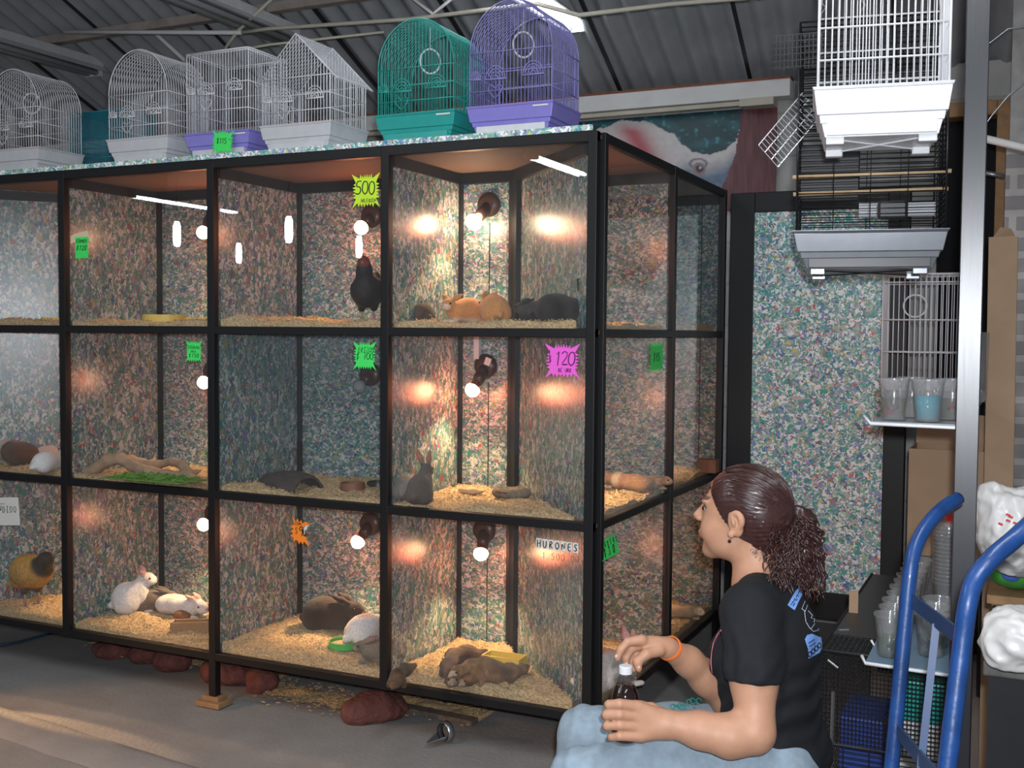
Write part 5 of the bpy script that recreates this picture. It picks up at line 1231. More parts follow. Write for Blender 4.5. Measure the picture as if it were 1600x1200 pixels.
# jeans
jn = SDF()
jn.ell(P(1214,1188,2.45), (.116,.168,.10), .03, RTt).cone(hn, P(1050,1208,2.345), .088, .080, .03).cone(P(1050,1208,2.345), kn, .080, .062, .02)
jn.cone(hf, P(1050,1150,2.595), .084, .074, .03).cone(P(1050,1150,2.595), kf, .074, .060, .02)
jn.cone(kn, an, .060, .060, .02).cone(kf, af, .060, .060, .02)
jn.cut((0,0,.07), (0,0,-1))
jn.cut(P(1235,1090,2.45), ut*.9-ft*.1+0*ut, .004) if False else None
def jdisp(V):
    e = V-kn; g = np.exp(-(np.linalg.norm(V-kf, axis=1)/.09)**2)+np.exp(-(np.linalg.norm(V-kn, axis=1)/.09)**2)
    d = sines(V, 26, 12)*.0022+g*.003*np.sin((V @ ft)*150+np.sin(V[:, 2]*60))
    hp = np.exp(-(np.linalg.norm(V-P(1110,1110,2.55), axis=1)/.08)**2); d += hp*.004*np.sin((V @ ft)*90+(V @ ut)*60)
    return d
jn.mesh('jeans', .005, DENIM, woman, off=wroot, disp=jdisp)
# seam along the near side of the far shin, embroidery at the hip
mb = MB(); rr = random.Random(3)
for k in range(9):
    c = P(1052+k*5, 1107-k*1.2+rr.uniform(-5,5), 2.525-.002*k)-wroot
    mb.tube([c+RT*.006*math.cos(a)+UP*.006*math.sin(a) for a in np.linspace(0, 5, 9)], .0011, 4)
mb.build('embroidery', mat('teal_embroidery', (.02,.28,.24), .6), woman)
for k_, a_ in ((0, an), (1, af)):
    q = SDF(); b_ = np.array((a_[0], a_[1], 0))
    q.ell(b_+ft*.055+ut*.035, (.115,.042,.034), .02, RTt).ell(b_+ft*-.02+ut*.05, (.045,.036,.045), .02, RTt).cut((0,0,.002), (0,0,-1))
    q.mesh('shoe', .006, M['white'], woman, off=wroot)
# hair cap swept back into a ponytail
hc = SDF()
hc.ell(h_(-.012,0,.026), (.097,.080,.084), .01, RH).ell(h_(-.048,0,-.018), (.060,.068,.070), .03, RH).ell(h_(-.06,0,-.05), (.040,.050,.045), .02, RH)
hc.cut(h_(.070,0,.055), fh*.86-uh*.50, .006)
for s_ in (1, -1): hc.ell(h_(-.002, s_*.082, -.030), (.022,.016,.042), .006, RH, True)
hc.cut(h_(-.02,0,-.085), -uh*.9+fh*.25, .01)
hc.mesh('hair', .0045, HAIR, woman, off=wroot, disp=lambda V: np.sin(np.arctan2((V-H0) @ lh, (V-H0) @ uh)*46)*.0012)
tie = h_(-.113, 0, .000)
mb = MB(); rr = random.Random(11)
def onskull(d, r=1.0):
    e = np.array((.098, .081, .085))*r; d = d/np.linalg.norm(d); return np.array((-.012,0,.026))+d*1/np.sqrt(((d/e)**2).sum())
td = np.array((-.100, 0, -.026)); td /= np.linalg.norm(td)
for k in range(420):
    al = rr.uniform(-2.5, 2.5)          # angle round the hairline, 0 at the top
    s0 = np.array((.80-.78*abs(al)/2.4*1.15, math.sin(al)*1.0, math.cos(al)*.85+.05))
    if abs(al) > 1.35: s0[0] = min(s0[0], .10-.40*(abs(al)-1.35))
    s0 /= np.linalg.norm(s0); t0 = rr.random()*.6; pts = []
    for i in range(11):
        t_ = t0+(1-t0)*i/10; d = s0*(1-t_)+td*t_
        if np.linalg.norm(d) < .05: d = d+np.array((0,0,.1))
        q_ = onskull(d, 1.004+.018*rr.random()*0+.006*math.sin(k)); pts.append(h_(*q_)-wroot)
    mb.tube(pts, [.0004]+[.0010]*9+[.0006], 4)
mb.build('hair_strands', HAIR, woman, smooth=True)
pc = SDF(); pc.chain([P(1232,796,2.53), P(1255,812,2.53), P(1256,860,2.52), P(1255,900,2.51)], [.014,.020,.026,.012], .03)
pc.mesh('ponytail_core', .005, HAIR, woman, off=wroot, disp=lambda V: sines(V, 90, 6)*.006)
mb = MB()
for k in range(420):
    ex, ey = rr.gauss(1240, 25), rr.uniform(830, 948)
    ex = min(1288, max(1196+max(0, 870-ey)*.2+max(0, ey-900)*.75, ex)); dz = rr.uniform(-.055, .05)
    mx_, my_ = 1250+(ex-1240)*.85+rr.uniform(-8, 16), 804+rr.uniform(-8, 24)+abs(rr.gauss(0, 6))
    mx_ = min(1284, mx_); lf = min(1, max(0, (1256-ex)/45))
    a, b, c = P(1231, 797+rr.uniform(-4, 4), 2.53), P(mx_, my_, 2.53+dz*.8-.07*lf), P(ex, ey, 2.52+dz*.8-.13*lf)
    n_ = 30; w0 = rr.uniform(0, 6.28); turns = rr.uniform(2.5, 5.5)*(ey-780)/100; rad = rr.uniform(.003, .0085); pts = []
    for i in range(n_+1):
        t_ = i/n_; p_ = a*(1-t_)**2+b*2*t_*(1-t_)+c*t_*t_; g_ = min(1, t_*3)*rad; th = w0+turns*6.28*t_
        pts.append(p_+RT*g_*math.cos(th)+FW*g_*math.sin(th)-wroot)
    mb.tube(pts, [rr.uniform(.0012,.0022)]*n_+[.0004], 4)
mb.build('curls', HAIR, woman, smooth=True)
mb = MB()
for k in range(26):      # loose wisps on the nape
    a = h_(-.045+rr.uniform(-.02,.02), .050+rr.uniform(-.01,.005), -.060+rr.uniform(-.02,.01)); r0 = rr.uniform(.004,.008); w0 = rr.uniform(0, 6)
    mb.tube([a+(fh*math.cos(w0+i*.8)+uh*math.sin(w0+i*.8))*r0-uh*.002*i+lh*.002-wroot for i in range(9)], .0005, 3)
mb.build('loose_wisps', HAIR, woman)
ta = np.array(h_(-.113,0,0)-h_(-.03,0,.02)); ta /= np.linalg.norm(ta); ta = Vector(ta.tolist()); tu = ta.orthogonal().normalized(); tv = ta.cross(tu)
o = MB().tube([Vector((P(1231,797,2.53)-wroot).tolist())+(tu*math.cos(a)+tv*math.sin(a))*.0165 for a in np.linspace(0, 2*math.pi, 21)[:-1]], .0045, 8, closed=True).build('hair_tie', mat('red_elastic', (.55,.01,.03), .6), woman, smooth=True)
MB().ball(h_(.008, .084, -.052)-wroot, .004, n=10, m_=7).build('earring', mat('dark_bead', (.03,.005,.01), .2), woman, smooth=True)
wc = P(1046,1013,2.432); wd_ = P(1060,1022,2.45)-wc; wd_ = Vector(wd_.tolist()).normalized(); tu = wd_.orthogonal().normalized(); tv = wd_.cross(tu)
mb = MB(); ORG = mat('orange_cord', (.75,.16,.02), .5)
for off_ in (0, .004): mb.tube([Vector((wc-wroot).tolist())+wd_*(off_+.003*math.sin(a*2))+(tu*math.cos(a)+tv*math.sin(a))*.027 for a in np.linspace(0, 2*math.pi, 25)[:-1]], .0018, 6, closed=True)
mb.build('bracelet', ORG, woman, smooth=True)
# prints on the shirt, laid on its cloth
dg = bpy.context.evaluated_depsgraph_get(); dg.update()
bv = BVHTree.FromObject(shirt, dg)
def onshirt(px, py, lift=.0015):
    o_ = Vector((CAM-wroot).tolist()); d = Vector((P(px, py, 1.0)-CAM).tolist()).normalized(); hit = bv.ray_cast(o_, d)
    return (hit[0]+hit[1]*lift) if hit[0] is not None else None
def patch(name, poly, mt, st=.7, lift=.0015):
    x0, x1 = min(p[0] for p in poly), max(p[0] for p in poly); y0, y1 = min(p[1] for p in poly), max(p[1] for p in poly); ids = {}; vs = []; fs = []
    def ins(x, y):
        c = False; j = len(poly)-1
        for i in range(len(poly)):
            (xi, yi), (xj, yj) = poly[i], poly[j]
            if (yi > y) != (yj > y) and x < (xj-xi)*(y-yi)/(yj-yi)+xi: c = not c
            j = i
        return c
    nx, ny = int((x1-x0)/st)+1, int((y1-y0)/st)+1
    for i in range(nx+1):
        for j in range(ny+1):
            x, y = x0+i*st, y0+j*st
            if ins(x, y):
                q_ = onshirt(x, y, lift)
                if q_ is not None: ids[(i, j)] = len(vs); vs.append(tuple(q_))
    for (i, j) in ids:
        if all(k in ids for k in ((i+1, j), (i, j+1), (i+1, j+1))): fs.append((ids[(i, j)], ids[(i, j+1)], ids[(i+1, j+1)], ids[(i+1, j)]))
    if not fs: return
    o = MB().add(vs, fs).build(name, mt, woman, smooth=True); return o
def linesp(name, polys, mt, r=.0008, lift=.002):
    mb = MB()
    for pl in polys:
        pts = []
        for (xa, ya), (xb, yb) in zip(pl[:-1], pl[1:]):
            for k in range(4): q_ = onshirt(xa+(xb-xa)*k/4, ya+(yb-ya)*k/4, lift); pts += [q_] if q_ is not None else []
        if len(pts) > 1: mb.tube(pts, r, 4)
    if mb.v: mb.build(name, mt, woman)
SKY = mat('sky_blue_print', (.22,.42,.88), .6, var=.02); PW = mat('pale_print', (.45,.50,.62), .6); PP = mat('pink_print', (.45,.12,.16), .6)
patch('shirt_print', [(1229,946),(1243,922),(1249,917),(1253,930),(1241,955)], SKY)
patch('shirt_print', [(1256,999),(1260,992),(1268,990),(1280,995),(1288,994),(1286,1008),(1280,1020),(1262,1030),(1261,1014)], SKY)
linesp('print_lettering', [[(1235,946),(1238,941),(1241,944),(1237,949)],[(1239,941),(1241,936),(1243,940),(1245,935)],[(1243,934),(1245,930),(1247,934)],[(1246,929),(1248,923),(1250,929)],
    [(1262,1005),(1274,997)],[(1263,1010),(1276,1002)]], mat('navy_print', (.01,.02,.12), .6), .0009)
linesp('print_lettering', [[(1264+k*5+3*math.cos(a), 1022-k*4.5+4*math.sin(a)) for a in (0,1,2,3,4,5,6.28)] for k in range(4)], M['ink'], .0013)
linesp('jar_outline', [[(1257,940),(1252,952),(1257,956),(1262,943)],[(1256,956),(1258,972),(1264,982),(1270,987),(1277,985),(1280,975),(1278,966)],[(1262,955),(1268,962),(1266,966),(1272,968),(1270,974)],[(1266,983),(1274,972)]], PW)
linesp('chest_print', [[(1128,985),(1122,993),(1116,1005),(1113,1020),(1112,1035),(1114,1055)],[(1127,986),(1120,996),(1124,990)]], PP, .0014)
# bottle in her hand
bt = P(976, 1158, 2.262)
t = thing('drink_bottle', 'plastic bottle of dark drink with a white cap and red label, held on her thigh', 'bottle', bt); t.scale = (.97, .97, .84)
k = 1.0
MB().lathe([(.0,.001),(.024,0),(.029,.006),(.030,.03),(.027,.055),(.030,.075),(.0305,.10),(.028,.118),(.021,.140),(.0135,.158),(.0125,.170),(.0,.170)], n=28, cap=False).build('bottle_body', glassy('clear_bottle', (.93,.93,.95), .07, .6, .0), t, smooth=True)
MB().lathe([(.0,.003),(.023,.003),(.0275,.008),(.0285,.03),(.0255,.055),(.0285,.075),(.029,.102),(.0265,.118),(.0195,.139),(.0,.140)], n=28, cap=False).build('dark_drink', mat('dark_drink', (.015,.004,.003), .1), t, smooth=True)
MB().lathe([(.0302,.050),(.0300,.052),(.0310,.074),(.0312,.088),(.0300,.089)], n=28, cap=False).build('red_label', mat('red_label', (.6,.01,.02), .4), t, smooth=True)
MB().lathe([(.0,.168),(.0140,.168),(.0142,.185),(.013,.187),(.0,.187)], n=24, cap=False).build('cap', M['white'], t)
# low stool under her
st_ = P(1225, 1200, 2.45); t = thing('low_stool', 'low wooden stool under the seated woman', 'stool', (st_[0], st_[1], 0))
zs_ = .27
MB().box(-.17,.17,-.15,.15,zs_-.03,zs_).build('seat', M['brownwood'], t, bevel=.004)
for x in (-.14, .14):
    for y in (-.12, .12): MB().box(x-.018, x+.018, y-.018, y+.018, 0, zs_-.03).build('leg', M['brownwood'], t)
# ------------------------------------------------------------------ right side: pillar, rack, cups, hand truck
fc = P(1513, 600, 2.38); pa = math.atan2(float(FW[0]), float(FW[1]))
M['pillar'] = mat('black_pillar_paint', (.020,.021,.026), .33, var=.12, scale=30, stretch=(1,1,.05), spec=.9, bump=.05)
o = MB().box(-.0235, .0235, -.0235, .0235, 0, 3.3).build('black_pillar', M['pillar'], loc=(fc[0], fc[1], 0), bevel=.002)
o.rotation_euler = (0, 0, .05); tag(o, 'tall square black steel post standing right of the hanging cages', 'post')
rk = thing('shelving_rack', 'narrow rack with two long shelves of plastic cups beside the black post', 'rack', (.96, -.50, 0))
def rp(name, mt, fn, **kw): mb = MB(); fn(mb); return mb.build(name, mt, rk, off=(.96, -.50, 0), **kw)
M['bluglass'] = mat('blue_grey_shelf', (.16,.25,.34), .25); M['greyshelf'] = mat('pale_grey_shelf', (.30,.31,.33), .3)
rp('shelf', M['greyshelf'], lambda b: b.box(.865, 1.062, -.445, 1.62*.85, 1.148, 1.155))
rp('shelf', M['bluglass'], lambda b: b.box(.875, 1.062, -.520, 1.38, .606, .613))
rp('edge_wire', M['whitewire'], lambda b: b.tube([(.848,-.43,1.166),(.866,-.452,1.150),(1.048,-.470,1.150),(1.054,-.470,1.146),(1.054,-.468,1.08)], .0042, 8), smooth=True)
rp('edge_wire', M['whitewire'], lambda b: b.tube([(.866,-.515,.624),(.876,-.528,.611),(1.060,-.528,.608)], .0042, 8), smooth=True)
rp('cross_wire', M['whitewire'], lambda b: b.tube([(.868,-.37,.624),(.880,-.37,.603),(1.06,-.37,.603)], .003, 6), smooth=True)
for x in (.868, 1.058): rp('side_wire', M['whitewire'], lambda b: b.tube([(x,-.45,1.150),(x,1.36,1.150)], .003, 6))
for y in (1.36,):
    for x in (.88, 1.05): rp('rack_post', M['black'], lambda b: b.box(x-.01, x+.01, y-.01, y+.01, 0, 1.15))
rp('bracket', M['black'], lambda b: b.box(1.062, 1.078, -.46, -.44, .50, 1.15))
# cups
def cup(label, loc, fill=None, fish=None, r=.035, h_=.098, fishm=None, group=None, tint=None):
    t = thing('plastic_cup', label, 'cup', loc, R.uniform(0, 6), group)
    r0 = r*.70
    MB().lathe([(0,.001),(r0,.001),(r0+.0005,.004),(r*.98,h_-.006),(r*1.04,h_-.005),(r*1.04,h_),(r*.965,h_),(r*.955,h_-.005),(r0-.001,.006),(0,.004)], n=28, cap=False).build('cup_wall', M['clearplastic'], t, smooth=True)
    if fill:
        hf_, fm = fill; rf = r0+(r*.95-r0)*(hf_/h_)-.0015
        MB().lathe([(0,.005),(r0-.0015,.006),(rf,hf_),(0,hf_)], n=24, cap=False).build('water', fm, t, smooth=True)
    return t
def fish(label, p, s, m1, m2, a, tilt=0):
    t = thing('betta_fish', label, 'fish', p, a)
    q = SDF(); q.ell((0,0,0), (.019*s,.005*s,.007*s), .004).ell((.014*s,0,0), (.007*s,.005*s,.006*s), .003)
    q.mesh('fish_body', .0016, m1, t)
    MB().prism([(-.014*s,0),(-.022*s,.011*s),(-.036*s,.016*s),(-.040*s,.002*s),(-.038*s,-.014*s),(-.024*s,-.012*s)], (0,-.0005,0), (1,0,0), (0,0,1), .001).build('tail_fin', m2, t)
    MB().prism([(.002*s,.005*s),(-.002*s,.015*s),(-.018*s,.018*s),(-.012*s,.004*s)], (0,-.0005,0), (1,0,0), (0,0,1), .001).build('top_fin', m2, t)
    MB().prism([(.004*s,-.005*s),(-.004*s,-.016*s),(-.022*s,-.016*s),(-.012*s,-.004*s)], (0,-.0005,0), (1,0,0), (0,0,1), .001).build('lower_fin', m2, t)
    t.rotation_euler = (0, tilt, a)
zs2 = 1.156
def up_(px, py): p = on(px, py, 'z', zs2); return p
cA, cB, cC, cD = on(1396, 655, 'z', zs2), on(1449, 658, 'z', zs2), None, None
cA = np.array((cA[0], -.385, zs2)); cA[0] = on(1396, 650, 'y', -.385)[0]
cB = np.array((on(1449, 650, 'y', -.400)[0], -.400, zs2)); cC = np.array((on(1487, 650, 'y', -.310)[0], -.310, zs2)); cD = np.array((on(1424, 650, 'y', -.27)[0], -.27, zs2))
cup('clear cup of water with a violet and red fish, leftmost on the upper shelf', cA, (.052, M['water']))
cup('cup of bright blue water on the upper shelf', cB, (.060, M['bluewater']), r=.037)
cup('clear cup with a red fish between the blue cup and the post', cC, (.050, M['water']))
cup('clear cup behind the violet fish cup and the blue cup', cD, (.050, M['water']))
fish('violet and red betta fish in the leftmost upper cup', cA+np.array((0,0,.026)), .62, M['violetfish'], M['redfish'], .3, -.45)
fish('dark red betta fish low in the blue water cup', cB+np.array((.004,-.008,.020)), .62, mat('black_red_fish', (.05,.01,.02), .4), M['redfish'], .1, -.3)
fish('bright red betta fish in the cup beside the post', cC+np.array((0,0,.03)), .62, M['redfish'], M['redfish'], 2.8, .6)
zl = .614; ORD = ['first','second','third','fourth','fifth','sixth','seventh','eighth','ninth','tenth','eleventh','twelfth','thirteenth','fourteenth','fifteenth']
for i in range(10):
    y = -.45+.078*i; fl = (.045, M['water'])
    cup('front left clear cup holding a dark fish on the lower shelf' if i == 0 else 'clear plastic cup, %s from the front in the left row of the lower shelf' % ORD[i], (.918+.002*(i % 2), y, zl), fl, group='plastic cups in the left row' if i else None)
for i in range(3):
    y = -.40+.082*i; cup('front right clear cup on the lower shelf' if i == 0 else 'clear plastic cup, %s from the front in the right row of the lower shelf' % ORD[i], (1.005+.002*i, y, zl), (.045, M['water']), r=.038, group='plastic cups in the right row' if i else None)
for k in range(15): cup('empty clear cup, %s from the bottom of the nearer nested stack' % ORD[k], (1.014, -.02, zl+k*.0105), r=.038, group='nested stack of empty cups')
for k in range(12): cup('empty clear cup, %s from the bottom of the farther nested stack' % ORD[k], (1.012, .22, zl+k*.0105), r=.038, group='farther stack of empty cups')
fish('dark betta fish in the front left lower cup', (.918, -.45, zl+.022), .6, mat('dark_fish', (.03,.01,.03), .4), M['violetfish'], 2.0, .2)
fish('small dark betta fish in the front right lower cup', (1.005, -.40, zl+.025), .6, bpy.data.materials['dark_fish'], bpy.data.materials['dark_fish'], .1, .1)
# striped soda bottle and box behind the cups
t = thing('soda_bottle', 'large soda bottle with red and blue label behind the nested cups', 'bottle', (1.02, .46, zl))
MB().lathe([(0,.001),(.04,.001),(.046,.02),(.046,.17),(.040,.21),(.016,.26),(.013,.28),(0,.28)], n=24, cap=False).build('bottle_body', M['clearplastic'], t, smooth=True)
MB().lathe([(.0465,.12),(.047,.121),(.047,.205),(.0445,.206)], n=24, cap=False).build('red_label', mat('red_wrap', (.5,.02,.03), .4), t, smooth=True)
MB().lathe([(.0475,.135),(.0478,.136),(.0478,.155),(.0475,.156)], n=24, cap=False).build('blue_band', mat('blue_wrap', (.02,.10,.5), .4), t, smooth=True)
MB().lathe([(.0475,.160),(.0478,.161),(.0478,.172),(.0475,.173)], n=24, cap=False).build('white_band', M['paper'], t, smooth=True)
b0 = np.array((.965, .95, zl)); t = thing('cardboard_box', 'open brown cardboard box at the back of the lower shelf', 'box', b0)
MB().box(-.135, .10, -.12, -.115, 0, .36).box(-.135, -.130, -.115, .115, 0, .36).box(.095, .10, -.115, .115, 0, .36).box(-.13, .095, .11, .115, 0, .36).box(-.13,.095,-.115,.11,0,.005).build('box_body', M['card'], t)
MB().add([(-.135,.115,.36),(.10,.115,.36),(.12,.15,.46),(-.13,.15,.475)], [(0,1,2,3)]).build('back_flap', M['card'], t)
# small white cage at the back of the upper shelf, jar and tub
cg = P(1443, 606, 4.15); cage('birdcage', 'small white open-topped wire cage at the far end of the upper shelf', (cg[0], 1.30-.2, 1.156), .28, .20, .40, .42, 'box', M['whitewire'], M['white'], ring=False, fancy=False, sp=.018, r=.0022, trayh=.04)
o = MB().tube([(.040*math.cos(a), 0, .040*math.sin(a)) for a in np.linspace(0, 2*math.pi, 25)[:-1]], .0032, 8, closed=True).build('wire_ring', M['whitewire'], loc=P(1430, 478, 4.0), smooth=True); tag(o, 'white wire ring clipped on the front of the small white cage', 'ring')
t = thing('plastic_jar', 'tall clear ribbed plastic jar beside the small white cage', 'jar', (1.038, .50, 1.156))
mb = MB(); mb.lathe([(0,.001),(.040,.001),(.042,.06),(.043,.062),(.041,.064),(.042,.13),(.044,.132),(.042,.134),(.043,.21),(.0,.212)], n=26, cap=False); mb.build('jar_wall', M['clearplastic'], t, smooth=True)
t = thing('plastic_tub', 'small white tub with a blue mark in front of the clear jar', 'tub', (1.045, .10, 1.156))
MB().lathe([(0,0),(.024,0),(.026,.004),(.026,.06),(.0,.062)], n=24, cap=False).build('tub_body', M['white'], t, smooth=True); MB().lathe([(0,.062),(.017,.062),(.017,.08),(0,.08)], n=20, cap=False).build('cap', M['paper'], t)
MB().box(-.0275, -.020, -.018, -.012, .008, .034).build('blue_mark', mat('blue_mark', (.02,.15,.6), .4), t)
# black wire crate under the lower shelf
cr = thing('wire_crate', 'large black wire mesh crate under the lower cup shelf', 'crate', (.90, -.41, 0)); X0, X1, Y0, Y1, CZ0, CZ1 = -.145, .155, 0, .95, .06, .595
def grid(mb, o, u, v, nu_, nv_, r=.0014):
    o, u, v = Vector(o), Vector(u), Vector(v)
    for i in range(nu_+1): mb.tube([o+u*(i/nu_), o+u*(i/nu_)+v], r, 4)
    for j in range(nv_+1): mb.tube([o+v*(j/nv_), o+v*(j/nv_)+u], r, 4)
mb = MB(); grid(mb, (X0,Y0,.37), (X1-X0,0,0), (0,0,.215), 34, 20); grid(mb, (X0,Y0,CZ0), (X1-X0,0,0), (0,0,.31), 5, 24); mb.build('front_mesh', M['blackwire'], cr)
mb = MB(); grid(mb, (X0,Y0,CZ0), (0,Y1,0), (0,0,CZ1-CZ0), 40, 36); mb.build('side_mesh', M['blackwire'], cr)
mb = MB(); mb.box(X0, X1, Y0+.16, Y1, CZ1-.004, CZ1); mb.build('top_sheet', M['blackplastic'], cr)
mb = MB(); grid(mb, (X0,Y0,CZ1), (.15,0,0), (0,.16,0), 12, 10); mb.build('top_mesh', M['blackwire'], cr)
mb = MB()
for x in (X0, X1):
    for y in (Y0, Y1): mb.tube([(x,y,0),(x,y,CZ1)], .004, 6)
    mb.tube([(x,Y0,CZ1),(x,Y1,CZ1)], .004, 6)
for z in (CZ0, .37, CZ1): mb.tube([(X0,Y0,z),(X1,Y0,z)], .004, 6)
mb.build('crate_frame', M['blackwire'], cr)
mb = MB(); mb.box(X0+.004, X1-.004, Y0+.004, Y1-.004, CZ0, CZ0+.01); mb.build('crate_floor', M['blackplastic'], cr)
mb = MB(); mb.tube([(X0+.03,Y0-.006,.10),(X0+.034,Y0-.006,.50)], .0045, 6).tube([(X0+.02, .16, CZ1+.012), (X0+.045, .16, CZ1+.016)], .003, 6).tube([(X0+.02,-.006,CZ1-.02),(X0+.045,-.01,CZ1-.035)], .003, 6); mb.build('latch_rod', M['steel'], cr)
def tubbox(name, label, px, py, d, w_, h_, mt):
    p = P(px, py, d); o = MB().box(-w_/2, w_/2, -.05, .05, 0, h_).build(name, mt, loc=p, bevel=.006); tag(o, label, 'container')
tz = .07
def cont(name, label, x, y, w_, d_, z0, h_, mt): o = MB().box(-w_/2, w_/2, -d_/2, d_/2, 0, h_).build(name, mt, loc=(x, y, z0), bevel=.006); return tag(o, label, 'container')
cont('storage_tub', 'white plastic tub inside the wire crate beneath the teal tray', .975, -.22, .11, .16, tz, .35, M['white'])
cont('storage_tray', 'teal plastic tray resting on the white tub inside the wire crate', .975, -.22, .13, .18, tz+.35, .10, M['teal'])
cont('storage_tub', 'dark blue tub inside the wire crate at the left', .835, -.15, .11, .20, tz, .32, mat('dark_blue_plastic', (.03,.06,.25), .4))
o = MB().box(-.012, .012, -.002, .002, -.03, .03).build('cardboard_scrap', M['card'], loc=(.775, .0, .625)); tag(o, 'small piece of brown cardboard standing on the black crate', 'cardboard')
# blue hand truck
ht_ = thing('hand_truck', 'blue tubular steel hand truck leaning in the right foreground', 'hand truck', (1.12, -1.0, 0)); ho = np.array((1.12, -1.0, 0))
def pipe(pts, r): 
    q = []
    for i, p_ in enumerate(pts):
        q.append(np.array(p_))
    # round the bends with a Catmull-Rom pass
    out = []
    for i in range(len(q)-1):
        p0, p1, p2, p3 = q[max(0, i-1)], q[i], q[i+1], q[min(len(q)-1, i+2)]
        for k in range(6):
            t_ = k/6; out.append(.5*((2*p1)+(-p0+p2)*t_+(2*p0-5*p1+4*p2-p3)*t_*t_+(-p0+3*p1-3*p2+p3)*t_**3)-ho)
    out.append(q[-1]-ho); return out
L1 = [P(1497,779,2.12), P(1470,797,2.09), P(1443,829,2.06), P(1427,866,2.04), P(1420,915,2.03), P(1411,1010,2.02), P(1393,1200,2.00)]
e1 = P(1370,1440,1.98); L1.append(e1)
R1 = [P(1618,812,1.64), P(1585,842,1.64), P(1549,873,1.63), P(1524,905,1.63), P(1512,945,1.62), P(1503,1010,1.62), P(1480,1200,1.60), P(1452,1440,1.58)]
MB().tube(pipe(L1, 0), .0135, 12).build('side_rail', M['bluepaint'], ht_, smooth=True)
MB().tube(pipe(R1, 0), .0140, 12).build('side_rail', M['bluepaint'], ht_, smooth=True)
MB().bar(P(1424,938,2.03)-ho, P(1505,1000,1.64)-ho, .004, .026).build('cross_bar', mat('dark_blue_bar', (.02,.05,.13), .45), ht_)
MB().bar(P(1400,1140,2.01)-ho, P(1478,1232,1.62)-ho, .004, .026).build('cross_bar', bpy.data.materials['dark_blue_bar'], ht_)
MB().bar(P(1463,975,1.83)-ho, P(1437,1215,1.80)-ho, .012, .004, (0,1,0)).build('centre_bar', bpy.data.materials['dark_blue_bar'], ht_)
for e_ in (L1[-1], R1[-1]):
    MB().lathe([(0,-.02),(.05,-.02),(.055,-.012),(.055,.012),(.05,.02),(0,.02)], (e_[0]-ho[0], e_[1]-ho[1], .055), (1,.3,0), 20, cap=False).build('wheel', M['blackplastic'], ht_)
    MB().tube([e_-ho, (e_[0]-ho[0], e_[1]-ho[1], .06)], .0135, 10).build('axle_leg', M['bluepaint'], ht_)
# tall cardboard carton leaning by the doorway
a, b = P(1568,372,3.35), P(1560,800,3.35); t = thing('cardboard_carton', 'tall narrow brown cardboard carton leaning by the dark doorway', 'carton', (b[0], b[1], 0))
b2 = b+(b-a)*((b[2]-.02)/(a[2]-b[2])); mb = MB(); mb.bar(b2-np.array((b[0],b[1],0)), a-np.array((b[0],b[1],0)), .080, .07, (0,-1,0)); mb.build('carton_body', M['card'], t)
mb = MB(); aa = a-np.array((b[0],b[1],0)); mb.add([aa+np.array((-.035,.04,0)), aa+np.array((.035,.04,0)), aa+np.array((.02,.02,.03)), aa+np.array((-.01,.02,.035))], [(0,1,2,3)]); mb.build('open_flap', M['card'], t)
# dark table with bags
tb = P(1536, 1032, 2.15); t = thing('dark_table', 'dark low table at the right edge carrying plastic bags', 'table', (tb[0]+.2, tb[1]+.25, 0)); tz_ = tb[2]
MB().box(-.2, .3, -.25, .25, tz_-.03, tz_).build('table_top', mat('dusty_dark_top', (.10,.095,.09), .5, var=.3), t, bevel=.004)
MB().box(-.19, .29, -.23, .24, .0, tz_-.03).build('table_body', M['blackplastic'], t)
def bag(label, c, r, seed, col='bag_white'):
    q = SDF(); q.ell(c, r, .02); rr = random.Random(seed)
    for _ in range(7): q.ell(np.array(c)+np.array([rr.uniform(-.6,.6)*r[0], rr.uniform(-.6,.6)*r[1], rr.uniform(-.5,.7)*r[2]]), [v*.5 for v in r], .015)
    q.cut((0,0,tz_+.002), (0,0,-1))
    def dp(V): s = sines(V, 38, seed); s2 = sines(V, 90, seed+1); return -np.abs(s)*.012-np.abs(s2)*.005
    o = q.mesh('plastic_bag', .005, M[col], off=c, disp=dp); o.location = [float(v) for v in c]; return tag(o, label, 'bag')
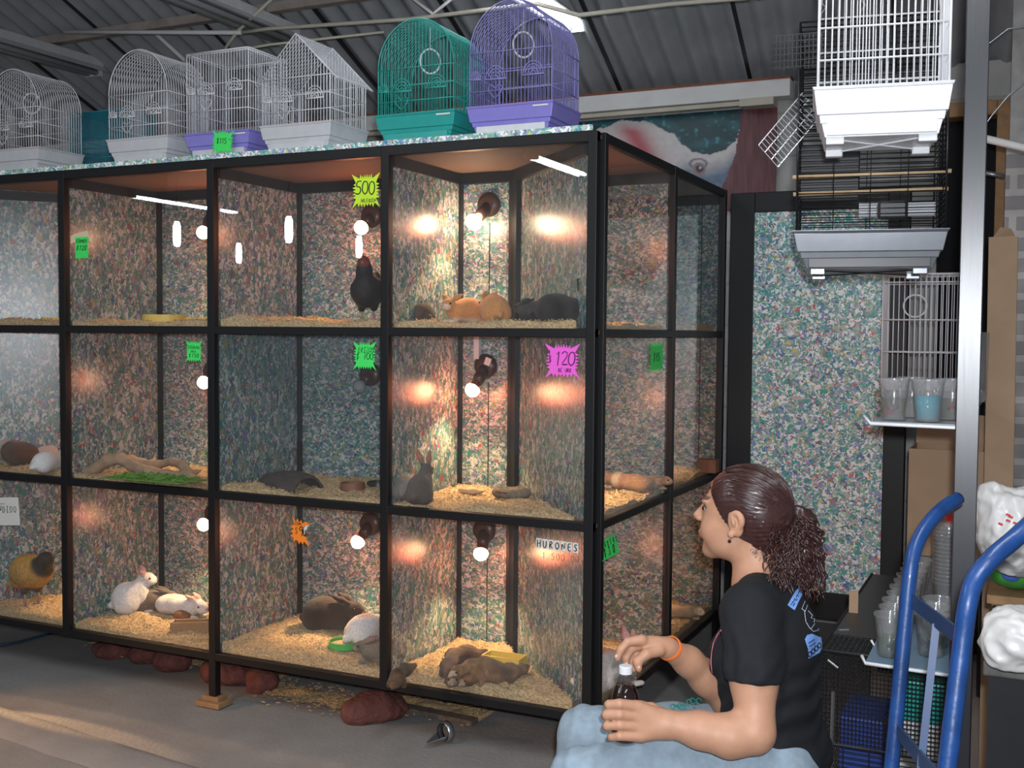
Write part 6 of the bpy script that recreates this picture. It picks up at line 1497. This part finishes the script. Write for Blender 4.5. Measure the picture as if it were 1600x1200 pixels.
M['bag_white'] = mat('white_plastic_film', (.62,.60,.58), .35, var=.05, spec=.6)
c1 = P(1583, 835, 2.5); c2 = P(1600, 975, 2.10)
bag('knotted white plastic bag with red print above the dark table', (c1[0], c1[1]+.02, c1[2]), (.085,.08,.105), 5)
mb = MB(); rr = random.Random(8)
for px, py, w_ in ((1572,803,.010),(1576,806,.006),(1560,817,.008),(1572,812,.007),(1583,816,.009)): mb.bar(P(px, py, 2.405), P(px+7, py+3, 2.400), .001, .004)
o = mb.build('bag_print', mat('red_print', (.6,.03,.05), .5)); tag(o, 'small red print marks on the knotted white bag', 'print')
bag('crumpled white plastic bag lying on the dark table', (c2[0], c2[1], tz_+.055), (.085,.09,.07), 9)
c3 = P(1588, 893, 2.62); t = thing('green_pack', 'green and blue printed pack below the knotted bag', 'pack', c3)
MB().ball((0,0,0), .065, .05, .042, n=18, m_=10).build('pack_body', mat('green_film', (.06,.28,.05), .4, var=.4, scale=20), t, smooth=True); MB().ball((-.01,-.046,.0), .022, .006, .016).build('blue_patch', mat('blue_patch', (.05,.12,.4), .4), t, smooth=True)
o = MB().box(-.06, .12, -.08, .08, -.02, .0).build('support_board', M['brownwood'], loc=(c3[0], c3[1], c3[2]-.045)); tag(o, 'brown board holding the green pack and the white bag', 'board')
o = MB().box(-.05, .12, -.06, .07, 0, c3[2]-.066).build('wooden_box', M['brownwood'], loc=(c3[0], c3[1]+.01, 0)); tag(o, 'brown wooden box standing behind the dark table', 'box')
# loose wires by the doorway
mb = MB(); mb.tube([on(1528,75,'y',1.2), on(1548,66,'y',1.2), on(1575,45,'y',1.2), on(1620,38,'y',1.2)], .0025, 5); o = mb.build('loose_wire', M['chrome'], smooth=True); tag(o, 'thin wire hanging across the upper right corner', 'wire')
mb = MB(); mb.tube([on(1528,212,'y',.9), on(1550,180,'y',.9), on(1575,150,'y',.9), on(1612,118,'y',.9)], .0022, 5); o = mb.build('loose_wire', M['chrome'], smooth=True); tag(o, 'thin wire rising from the white pipe', 'wire')
